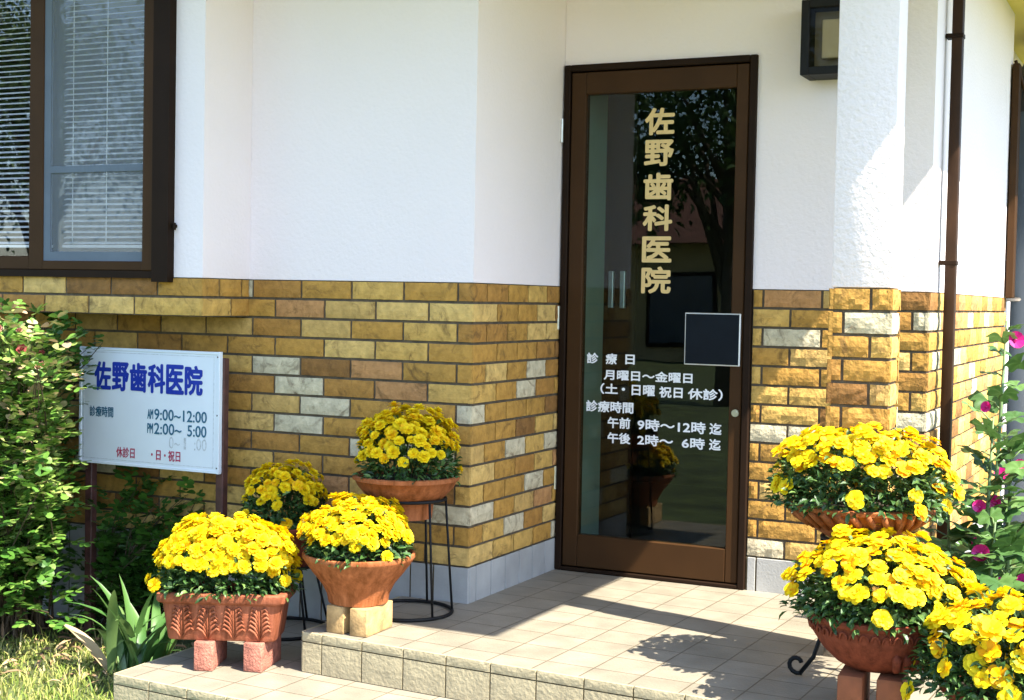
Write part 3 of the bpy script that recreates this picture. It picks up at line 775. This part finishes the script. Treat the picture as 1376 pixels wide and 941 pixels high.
for (x, y, lab) in ((-.555, -.690, 'left one of the two red bricks standing on edge under the leafy trough'), (-.405, -.622, 'right one of the two red bricks standing on edge under the leafy trough')):
    o = shade_auto(MB().rbox(-.030, .030, -.085, .085, 0, .0895, .003).build('red_brick', REDBRICK)); o.location = (x, y, -.1235)
    o.rotation_euler.z = R(22 if x < -.5 else 14); tag(o, lab, 'brick', 'red bricks under the trough')

# E: back right bowl on a scrolled iron stand in front of the pillar
ex, ey = 1.392, -.335
Ep = thing('potted_flowers', 'yellow flowers in a brown fluted bowl on a scrolled iron stand', 'potted plant', (ex, ey, .404), G)
pe = MB().lathe([(.001, .006), (.075, .0), (.085, .004), (.100, .012), (.140, .035), (.170, .062), (.186, .084), (.197, .088), (.199, .098), (.190, .102), (.180, .094), (.150, .07), (.001, .065)])
shade_auto(pe.build('pot', TERRA, Ep), 50); soil_disc(Ep, .182, .088)
fl = MB()
for k in range(30):
    a = 2 * math.pi * k / 30; a2 = a + .16
    fl.tube([(.197 * math.cos(a), .197 * math.sin(a), .088), (.178 * math.cos((a + a2) / 2), .178 * math.sin((a + a2) / 2), .066), (.146 * math.cos(a2), .146 * math.sin(a2), .038)], [.009, .0095, .004], 6)
fl.build('fluting', TERRA, Ep, True)
plant(Ep, (0, 0, .088), .262, .235, .205, 94, OPEN_ME, 15, .90, .38, 2600, drop=.05)
es = thing('iron_plant_stand', 'black scrolled iron plant stand on the tiles in front of the pillar', 'plant stand', (ex, ey, .001))
MB().ring((0, 0, .405), .10, .006).ring((0, 0, .16), .085, .005).build('top_ring', IRON, es, True)
for k in range(4):
    a = math.pi / 4 + k * math.pi / 2 + .9; c_, s_ = math.cos(a), math.sin(a)
    pts = [(.10 * c_, .10 * s_, .403), (.092 * c_, .092 * s_, .27), (.085 * c_, .085 * s_, .16), (.115 * c_, .115 * s_, .06), (.150 * c_, .150 * s_, .012)]
    for q in range(1, 12):
        t = -.9 + q * .48; rr = .030 * (1 - q * .055); pts.append(((.160 + rr * math.sin(t)) * c_, (.160 + rr * math.sin(t)) * s_, .036 - rr * math.cos(t)))
    MB().tube(pts, .0065, 6).build('leg', IRON, es, True)

# F: terracotta bowl with petals on two red blocks
fx, fy = 1.500, -.585
Fp = thing('potted_flowers', 'large dome of yellow flowers in a wide red terracotta bowl on red blocks', 'potted plant', (fx, fy, .116), G)
pf = MB().lathe([(.001, .006), (.065, .0), (.080, .004), (.106, .018), (.140, .050), (.162, .082), (.172, .098), (.174, .124), (.180, .128), (.183, .136), (.181, .143), (.172, .145), (.166, .138), (.15, .11), (.001, .10)])
shade_auto(pf.build('pot', TERRA2, Fp), 45); soil_disc(Fp, .158, .130)
rl = MB()
for k in range(40):
    a = 2 * math.pi * k / 40
    pts = [((.174 + .004 * math.sin(t)) * math.cos(a + .058 * math.cos(t)), (.174 + .004 * math.sin(t)) * math.sin(a + .058 * math.cos(t)), .100 + .018 * math.sin(t)) for t in [R(q) for q in range(0, 181, 30)]]
    if math.cos(a + .6) > .2 or True: rl.tube(pts, .0032, 5)
rl.build('rim_relief', TERRA2, Fp, True)
pe2 = MB()
for k in range(9):
    a = R(-82 + k * 11 + 20); 
    pe2.tube([(.150 * math.cos(a), .150 * math.sin(a), .082 - .012), (.150 * math.cos(a + .02), .150 * math.sin(a + .02), .056), (.118 * math.cos(a + .10), .118 * math.sin(a + .10), .024), (.085 * math.cos(a + .2), .085 * math.sin(a + .2), .006)], [.004, .012, .011, .003], 8)
pe2.build('petal_relief', TERRA2, Fp, True)
plant(Fp, (0, 0, .132), .228, .215, .195, 94, OPEN_ME, 18, .94, .34, 2600)
for (x, y, lab) in ((1.452, -.635, 'left red block of the pair lifting the wide red bowl'), (1.548, -.625, 'right red block of the pair lifting the wide red bowl')):
    o = shade_auto(MB().rbox(-.032, .032, -.075, .075, 0, .1145, .006).build('red_block', mat('red_block', (.22, .065, .022), .8, noise_scale=20, noise_amt=.25, bump=.001, bump_scale=120))); o.location = (x, y, .001)
    o.rotation_euler.z = R(4); tag(o, lab, 'block', 'red blocks under the bowl')

# G: front right corner
gx, gy = 1.815, -.70
Gp = thing('potted_flowers', 'yellow flowers with orange tints cut off by the lower right corner of the photo', 'potted plant', (gx, gy, .001), G)
pg_ = MB().lathe([(.001, .006), (.085, 0), (.092, .004), (.115, .09), (.130, .118), (.14, .120), (.141, .138), (.132, .14), (.12, .115), (.001, .11)])
shade_auto(pg_.build('pot', TERRA2, Gp), 45); soil_disc(Gp, .122, .125)
plant(Gp, (0, 0, .125), .215, .20, .215, 52, OPEN_ME, 23, 1.12, .34, 2600, drop=.06)

# ------------------------------------------------------------------ clinic sign
sx0, sx1, sz0, sz1, sy = -1.575, -.926, .402, .836, -.18
sg = thing('clinic_sign', 'white sign board with blue clinic name and hours on two rusty brown posts', 'sign', ((sx0 + sx1) / 2, sy, -.262))
P(MB().rbox(sx0, sx1, sy, sy + .012, sz0, sz1, .002, seg=1), 'panel', SIGNW, sg)
t = MB()
for (a, b, c_, d_) in ((sx0, sx1, sz1 - .008, sz1 + .002), (sx0, sx1, sz0 - .002, sz0 + .008)): t.rbox(a - .002, b + .002, sy - .003, sy + .014, c_, d_, .001, seg=1)
for (a, b) in ((sx0 - .003, sx0 + .007), (sx1 - .007, sx1 + .003)): t.rbox(a, b, sy - .0035, sy + .0145, sz0 - .003, sz1 + .003, .001, seg=1)
P(t, 'edge_trim', SIGNW, sg)
for x in (-1.548, -.935): P(MB().rbox(x - .0165, x + .0165, sy + .016, sy + .048, -.30, sz1 - .02, .003, seg=1), 'post', RUST, sg)
mps = lambda u, v, h: (u, sy - .0005 - h, v)
P(text_mesh([(ch, -1.507 + k * .0852, -1.507 + k * .0852 + .082, .677, .786) for k, ch in enumerate('佐野歯科医院')], mps, .0036), 'blue_lettering', BLUE, sg)
for q in (('診療時間', -1.527, -1.413, .577, .617), ('AM', -1.251, -1.224, .582, .618), ('9:00~12:00', -1.219, -.979, .579, .621), ('PM', -1.251, -1.224, .529, .566), ('2:00~', -1.219, -1.093, .527, .569), ('5:00', -1.066, -.980, .527, .569)):
    P(text_mesh([q], mps, .0007), 'dark_lettering', TEAL, sg)
for q in (('0~', -1.150, -1.100, .478, .522), ('1', -1.082, -1.072, .478, .522), (':00', -1.035, -.979, .478, .522)): P(text_mesh([q], mps), 'faded_lettering', GHOST, sg)
for q in (('休診日', -1.397, -1.309, .430, .470), ('・日・祝日', -1.232, -1.097, .431, .471)): P(text_mesh([q], mps, .0007), 'red_lettering', REDL, sg)
ln = MB()
i0, i1, k0, k1 = -1.557, -.950, .420, .820
for (a, b, c_, d_) in ((i0, i1, k1 - .001, k1 + .001), (i0, i1, k0 - .001, k0 + .001), (i0 - .001, i0 + .001, k0 - .001, k1 + .001), (i1 - .001, i1 + .001, k0 - .001, k1 + .001)): ln.box(a, b, sy - .0009, sy + .0005, c_, d_)
P(ln, 'border_line', GHOST, sg)
rv = MB()
for z in (.42, .61, .82): rv.tube([(-.934, sy - .004, z), (-.928, sy + .001, z)], .003, 8)
P(rv, 'rivet', DBROWN, sg)

# ------------------------------------------------------------------ rose bush
bush = thing('rose_bush', 'leafy rose bush with pale new shoots growing against the wall left of the sign', 'bush', (-1.95, -.30, -.262))
r = random.Random(31)
stm, lfv = MB(), MB(); buds = []
def compound(p, d, rn, sc=1.0):
    d = d.normalized(); sd_ = d.cross(Vector((0, 0, 1)))
    if sd_.length < .05: sd_ = Vector((1, 0, 0))
    sd_.normalize(); nr = sd_.cross(d).normalized()
    L = .075 * sc
    for k in range(3):
        q = p + d * (L * (.3 + .33 * k))
        for s_ in (-1, 1):
            dd = (d * .5 + sd_ * s_ + Vector((r.uniform(-.4, .4), r.uniform(-.4, .4), r.uniform(-.5, .5)))).normalized()
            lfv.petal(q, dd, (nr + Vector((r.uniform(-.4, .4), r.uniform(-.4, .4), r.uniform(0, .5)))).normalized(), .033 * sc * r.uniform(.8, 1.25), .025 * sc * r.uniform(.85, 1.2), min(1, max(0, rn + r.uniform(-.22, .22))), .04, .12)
    lfv.petal(p + d * L, d, nr, .035 * sc, .027 * sc, min(1, max(0, rn + r.uniform(-.2, .2))), .04, .12)
def branch(base, tip, thick, nl, tone, sag=.06, bud=True):
    base, tip = Vector(base), Vector(tip); pts = []
    mid = base.lerp(tip, .5) + Vector((r.uniform(-.08, .08), r.uniform(-.08, .08), r.uniform(0, .12)))
    for k in range(9):
        t = k / 8; q = base * (1 - t) ** 2 + mid * 2 * t * (1 - t) + tip * t * t; pts.append(q + Vector((r.uniform(-.006, .006), r.uniform(-.006, .006), 0)))
    stm.tube(pts, [thick * (1 - .7 * k / 8) for k in range(9)], 5)
    for k in range(nl):
        t = r.uniform(.25, 1); i_ = min(7, int(t * 8)); q = pts[i_].lerp(pts[i_ + 1], t * 8 - i_)
        ax_ = (pts[i_ + 1] - pts[i_]).normalized()
        d = (ax_ * .4 + Vector((r.uniform(-1, 1), r.uniform(-1, 1), r.uniform(-.35, .7)))).normalized()
        twig = q + d * r.uniform(.0, .10)
        compound(twig, d, tone + .2 * t * r.random(), r.uniform(.6, 1.12))
    if bud and r.random() < .5: buds.append((tip, (tip - mid).normalized()))
for i in range(185):
    ty = r.uniform(-.78, -.12); tz = -.15 + 1.08 * r.random() ** .6
    xc = -1.72 - .95 * (ty + .25); tx = min(xc + r.uniform(-.42, .20), -1.755 - .94 * (ty + .18) - (.0 if tz > .35 else .02))
    bx_, by_ = -1.85 + r.uniform(-.2, .15), r.uniform(-.40, -.12)
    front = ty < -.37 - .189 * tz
    branch((bx_, by_, -.27), (tx, ty, tz), .005, 20, (.44 if front else .15) + .30 * max(0, tz))  # eave shade put into leaf colour: lighter tone in front of it, darker inside
for i in range(34):           # long new shoots in front, leaf colour made paler still to look sunlit
    ty = r.uniform(-.8, -.55); tx = -1.785 - .94 * (ty + .18) - r.uniform(0, .42); tz = r.uniform(.25, .93)
    branch((-1.75 + r.uniform(-.1, .1), -.38, r.uniform(0, .3)), (tx, ty, tz), .0035, 20, .66)
for (tx, ty, tz) in ((-1.44, -.26, .80), (-1.40, -.25, .86), (-1.50, -.30, .88), (-1.56, -.32, .93), (-1.47, -.27, .83)):
    branch((-1.85, -.30, .45), (tx, ty, tz), .004, 12, .35, bud=False)
for i in range(34):           # shaded growth behind the sign
    tx = r.uniform(-1.48, -1.06); tz = r.uniform(-.18, .42 - .35 * (tx + 1.5))
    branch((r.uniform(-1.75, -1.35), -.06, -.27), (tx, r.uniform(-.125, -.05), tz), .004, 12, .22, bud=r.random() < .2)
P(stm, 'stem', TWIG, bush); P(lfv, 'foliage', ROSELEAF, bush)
budm = []
for v in range(2):
    m = MB(); rr = random.Random(v)
    for (n_, el, L) in ((6, 15, .021), (6, 45, .019), (4, 70, .017)):
        for k in range(n_):
            a = 2 * math.pi * (k + rr.random() * .4) / n_; e_ = R(el)
            d = Vector((math.cos(a) * math.cos(e_), math.sin(a) * math.cos(e_), math.sin(e_))); nr = Vector((-math.cos(a) * math.sin(e_), -math.sin(a) * math.sin(e_), math.cos(e_)))
            m.leaf(d * .001, d, nr, L, L * .95, rr.uniform(.0, .6) if v == 0 else rr.uniform(.5, 1), .1, -.25)
    budm += mesh_of([m], ROSEBUD)
for (p, d) in sorted(buds, key=lambda q: q[0].y)[:45:3]:
    o = bpy.data.objects.new('rose', r.choice(budm)); COL.objects.link(o); o.parent = bush; o.location = p - Vector(bush.location); o.rotation_euler = d.to_track_quat('Z', 'Y').to_euler()
    s_ = r.uniform(.6, 1.2); o.scale = (s_,) * 3

# ------------------------------------------------------------------ strap-leaved plant beside the step
lp = thing('strap_leaved_plant', 'clump of broad upright strap leaves beside the left corner of the lower step', 'plant', (-1.03, -.52, -.262))
r = random.Random(5); st = MB()
def strap(p, az, L, w, lean, rnd, droop=.4):
    p = Vector(p); d0 = Vector((math.cos(az), math.sin(az), 0)); sd_ = Vector((-math.sin(az), math.cos(az), 0)); n = 9; vs = []
    tw = r.uniform(-.5, .5)
    for k in range(n + 1):
        t = k / n; a = lean + droop * t * t
        q = p + d0 * (L * t * math.sin(a)) + Vector((0, 0, L * t * math.cos(a)))
        ww = w * (.55 + .9 * t * (1 - t) * 2) * (1 - t ** 4) ** .8 + .0004
        s2 = (sd_ * math.cos(tw * t) + d0 * math.sin(tw * t)); nn = Vector((d0.x * math.cos(a), d0.y * math.cos(a), -math.sin(a)))
        vs += [q - s2 * ww * .5 - nn * ww * .18, q + nn * ww * .02, q + s2 * ww * .5 - nn * ww * .18]
    fs = [(k * 3 + j, k * 3 + j + 1, (k + 1) * 3 + j + 1, (k + 1) * 3 + j) for k in range(n) for j in (0, 1)]
    return vs, fs, rnd
leaves = []
for i in range(34):
    az = r.uniform(0, 6.28); bxy = (r.uniform(-.10, .12), r.uniform(-.06, .08), 0)
    v, f, rn = strap(bxy, az, r.uniform(.24, .41), r.uniform(.024, .042), r.uniform(.08, .55), r.uniform(0, .86), r.uniform(.1, .6))
    st.add(v, f, rn)
v, f, rn = strap((-.06, -.03, 0), math.pi * 1.02, .27, .05, .75, 1.0, .2); st.add(v, f, rn)
for i in range(14):
    v, f, rn = strap((r.uniform(.02, .16), r.uniform(-.02, .08), 0), r.uniform(-.8, .8), r.uniform(.08, .16), .012, r.uniform(.3, 1.1), r.uniform(.2, .9), .6); st.add(v, f, rn)
st.build('foliage', LILY, lp, True)

# ------------------------------------------------------------------ mallow plants at the right
mal_leaf = []
def round_leaf(seed, rad):
    rr = random.Random(seed); m = MB(); n = 30; vs = [(0, 0, .0)]
    for ring_ in (.5, 1.0):
        for k in range(n):
            a = R(18) + (2 * math.pi - R(36)) * k / (n - 1)
            lob = 1 + .13 * math.cos(a * 6) * ring_ + .04 * rr.uniform(-1, 1) * ring_
            z = (.16 if ring_ == .5 else .10) * rad + .07 * rad * math.cos(a * 6 + math.pi) * ring_
            vs.append((rad * ring_ * lob * math.cos(a), rad * ring_ * lob * math.sin(a), z))
    fs = [(0, 1 + k, 2 + k) for k in range(n - 1)] + [(1 + k, 1 + n + k, 2 + n + k, 2 + k) for k in range(n - 1)]
    return vs, fs
def mallow(loc, h, nleaf, nfl, seed, label, lean=(0, 0), big=1):
    rr = random.Random(seed); t = thing('mallow_plant', label, 'plant', loc, 'mallow plants by the side wall')
    top = Vector((lean[0], lean[1], h)); m = MB()
    pts = [Vector((0, 0, -.02)), Vector((lean[0] * .3, lean[1] * .3, h * .4)), Vector((lean[0] * .65, lean[1] * .7, h * .72)), top]
    m.tube(pts, [.009, .008, .006, .003], 7)
    lm = MB(); fl_ = []
    for i in range(nleaf):
        u = .08 + .92 * (i / nleaf) ** 1.0; q = pts[0].lerp(pts[1], u / .4) if u < .4 else (pts[1].lerp(pts[2], (u - .4) / .32) if u < .72 else pts[2].lerp(pts[3], (u - .72) / .28))
        a = i * 2.4 + rr.uniform(-.4, .4); pl_ = rr.uniform(.07, .16) * (1.15 - .75 * u) * big
        e_ = q + Vector((math.cos(a) * pl_, math.sin(a) * pl_, pl_ * rr.uniform(.1, .6)))
        m.tube([q, q.lerp(e_, .5) + Vector((0, 0, .012)), e_], [.003, .0024, .002], 5)
        rad = rr.uniform(.055, .085) * (1.12 - .66 * u) * big
        vs, fs = round_leaf(seed * 50 + i, rad)
        mt = Matrix.Translation(e_) @ Matrix.Rotation(a + math.pi, 4, 'Z') @ Matrix.Rotation(rr.uniform(-.1, .75), 4, 'Y') @ Matrix.Rotation(rr.uniform(-.4, .4), 4, 'X') @ Matrix.Rotation(math.pi, 4, 'Z')
        lm.add([mt @ Vector(w) for w in vs], fs, rr.random())
        if i % 2 == 0 and u > .2: fl_.append((q, a + 1.0))
    m.build('stem', STEM, t, True); lm.build('foliage', MALLOW, t, True)
    for k in range(nfl):
        q, a = fl_[(k * 3) % len(fl_)]
        p = q + Vector((math.cos(a), math.sin(a), .25)) * .035 * big
        o = bpy.data.objects.new('mallow_flower', mflow[k % 2]); COL.objects.link(o); o.parent = t; o.location = p
        dd = Vector((math.cos(a) * .6 + .2, -.8 + .3 * math.sin(a), .35 + rr.uniform(-.2, .2))); o.rotation_euler = dd.to_track_quat('Z', 'Y').to_euler(); s_ = rr.uniform(.75, 1.15); o.scale = (s_,) * 3
mflow = []
for v in range(2):
    m = MB(); rr = random.Random(v + 9)
    for k in range(5):
        a = 2 * math.pi * k / 5; e_ = R(28 + 20 * v)
        d = Vector((math.cos(a) * math.cos(e_), math.sin(a) * math.cos(e_), math.sin(e_))); nr = Vector((-math.cos(a) * math.sin(e_), -math.sin(a) * math.sin(e_), math.cos(e_)))
        m.petal(d * .002, d, nr, .030, .034, rr.uniform(.1, 1), .10, -.1 + .2 * v)
    m.lathe([(.004, 0), (.005, .006), (.002, .016), (.0001, .018)], 8); m.a[-24:] = [0.9] * 24
    mflow += mesh_of([m], PINK)
mallow((1.60, .82, -.262), 1.27, 30, 5, 2, 'tallest mallow with pink flowers rising in front of the far end of the side wall', (.03, .02), 1.15)
mallow((1.645, .24, -.262), .98, 44, 5, 11, 'bushy mallow rising behind the corner flowers with broad lobed leaves and pink blooms', (.02, .03), 1.1)
mallow((1.54, .40, -.262), .72, 32, 3, 3, 'shorter leafy mallow between the drainpipe and the tallest mallow', (-.02, .0), 1.1)
mallow((1.67, .10, -.262), .68, 36, 5, 4, 'dense low mallow with magenta flowers just behind the corner flowers', (.03, .0), 1.25)
mallow((1.71, .36, -.262), .90, 40, 6, 6, 'mallow cut by the right edge of the photo with pink flowers low down', (.0, .0), 1.15)
mallow((1.59, .06, -.262), .58, 30, 1, 8, 'low mallow with one large round leaf behind the red terracotta bowl', (.03, .0), 1.3)
# ------------------------------------------------------------------ tank behind the corner
tk = thing('storage_tank', 'tall round-topped grey tank with a dark cap behind the end of the side wall', 'tank', (1.648, 3.62, -.262))
prof = [(.001, 0), (.30, 0), (.315, .02), (.315, 2.35)]
shade_auto(MB().lathe([(a, b) for a, b in prof], 48).build('tank_body', TANKM, tk), 40)
shade_auto(MB().lathe([(.316, 2.33), (.316, 2.48), (.305, 2.56), (.27, 2.62), (.2, 2.655), (.001, 2.67)], 48).build('tank_cap', TANKD, tk), 40)
MB().tube([(-.36, -.12, 1.36), (-.22, -.2, 1.36)], .012, 8).build('pipe_stub', STEEL, tk)

# ------------------------------------------------------------------ grass
r = random.Random(77); gm = MB()
for i in range(15000):
    x = r.uniform(-2.7, -.74); y = r.uniform(-1.45, -.12)
    if noise.noise(Vector((x * 3.2, y * 3.2, 0))) < -.28 and r.random() < .75: continue
    if y > -.35 and r.random() < .65: continue
    a = r.uniform(0, 6.28); h = r.uniform(.010, .034); ln_ = r.uniform(.2, 1.3); w = r.uniform(.0016, .0032)
    if r.random() < .012: h *= 3.2
    d = Vector((math.cos(a), math.sin(a), 0)); s_ = Vector((-d.y, d.x, 0)) * w; p = Vector((x, y, -.263))
    q = p + d * h * ln_ * .4 + Vector((0, 0, h * .7)); t = p + d * h * ln_ + Vector((0, 0, h))
    gm.add([p - s_, p + s_, q + s_ * .8, q - s_ * .8, t], [(0, 1, 2, 3), (3, 2, 4)], min(1, max(0, r.gauss(.55, .25) + .25 * noise.noise(Vector((x * 5, y * 5, 3))))))
o = gm.build('lawn_grass', GRASSM); o['kind'] = 'stuff'; o['label'] = 'short yellowing lawn grass'
# dead leaves on the bare soil
dm = MB()
for i in range(260):
    x, y = r.uniform(-2.5, -.78), r.uniform(-.75, -.05)
    d = Vector((r.uniform(-1, 1), r.uniform(-1, 1), r.uniform(-.05, .45)))
    dm.leaf((x, y, -.25), d, Vector((r.uniform(-.5, .5), r.uniform(-.5, .5), 1)), r.uniform(.03, .09), r.uniform(.006, .02), r.random(), .2, .3)
o = dm.build('dead_leaves', mat('dead_leaf', rough=.8, ramp=[(0, (.14, .08, .04)), (.6, (.26, .16, .08)), (1, (.40, .27, .15))])); o['kind'] = 'stuff'
tf = thing('grass_tuft', 'tall dry grass tuft at the left edge of the photo in front of the bush', 'plant', (-2.02, -.36, -.262))
m = MB()
for i in range(26):
    v, f, rn = strap((r.uniform(-.07, .07), r.uniform(-.05, .05), 0), r.uniform(0, 6.28), r.uniform(.10, .24), r.uniform(.006, .011), r.uniform(.05, .7), r.uniform(.3, 1), r.uniform(.1, .8)); m.add(v, f, rn)
m.build('blades', LILY, tf, True)

# ------------------------------------------------------------------ the far side of the garden (seen in the glass)
def tree(name, label, loc, h, rad, n, seed):
    rr = random.Random(seed); t = thing(name, label, 'tree', loc, 'trees across the garden'); tb, cb = MB(), MB()
    tb.tube([(0, 0, -.1), (.05, .03, h * .35), (-.03, 0, h * .7)], [.14, .11, .06], 9)
    for i in range(26):
        a = rr.uniform(0, 6.28); el = rr.uniform(-.5, 1.4); L = rad * rr.uniform(.55, 1.0)
        c = Vector((math.cos(a) * math.cos(el) * L, math.sin(a) * math.cos(el) * L, h * .75 + math.sin(el) * L * .9))
        tb.tube([(0, 0, h * rr.uniform(.3, .65)), c * .5 + Vector((0, 0, h * .32)), c], [.05, .03, .012], 6)
        for k in range(n // 26):
            d = Vector((rr.gauss(0, 1), rr.gauss(0, 1), rr.gauss(0, 1))); p = c + d * rad * .17
            if rr.random() < .12: p.z -= rr.uniform(0, .7)
            dd = Vector((rr.uniform(-1, 1), rr.uniform(-1, 1), rr.uniform(-1, .3)))
            cb.leaf(p, dd, Vector((rr.uniform(-1, 1), rr.uniform(-1, 1), 1)), rr.uniform(.09, .16), rr.uniform(.04, .07), rr.random(), .2, .3)
    tb.build('trunk', BARK, t, True); cb.build('crown', TREELEAF, t)
tree('broadleaf_tree', 'drooping leafy tree mirrored in the right half of the door glass', (-3.15, -11.6, -.262), 4.3, 1.5, 6500, 1)
tree('broadleaf_tree', 'spreading tree mirrored in the bay window glass', (-13.2, -12.0, -.262), 4.6, 2.3, 8000, 2)
hs = thing('house', 'ochre house with a brown tiled roof mirrored in the door glass', 'house', (-7.5, -24, -.262))
MB().box(-4.5, 4.5, -4, 0, 0, 2.6).build('wall', HWALL, hs)
MB().add([(-5, .6, 2.601), (5, .6, 2.601), (5, -4.6, 2.601), (-5, -4.6, 2.601), (-4, -2, 4.2), (4, -2, 4.2)], [(0, 1, 5, 4), (1, 2, 5), (2, 3, 4, 5), (3, 0, 4), (0, 3, 2, 1)]).build('roof', HROOF, hs)
for x in (-3, -.5, 2.2): 
    w_ = MB().box(x - .8, x + .8, .001, .06, .3, 2.0).build('window', DBROWN, hs)
    MB().box(x - .7, x + .7, .061, .066, .4, 1.9).build('pane', mat('house_pane', (.05, .07, .10), .1, noise_scale=2, noise_amt=.2), w_)
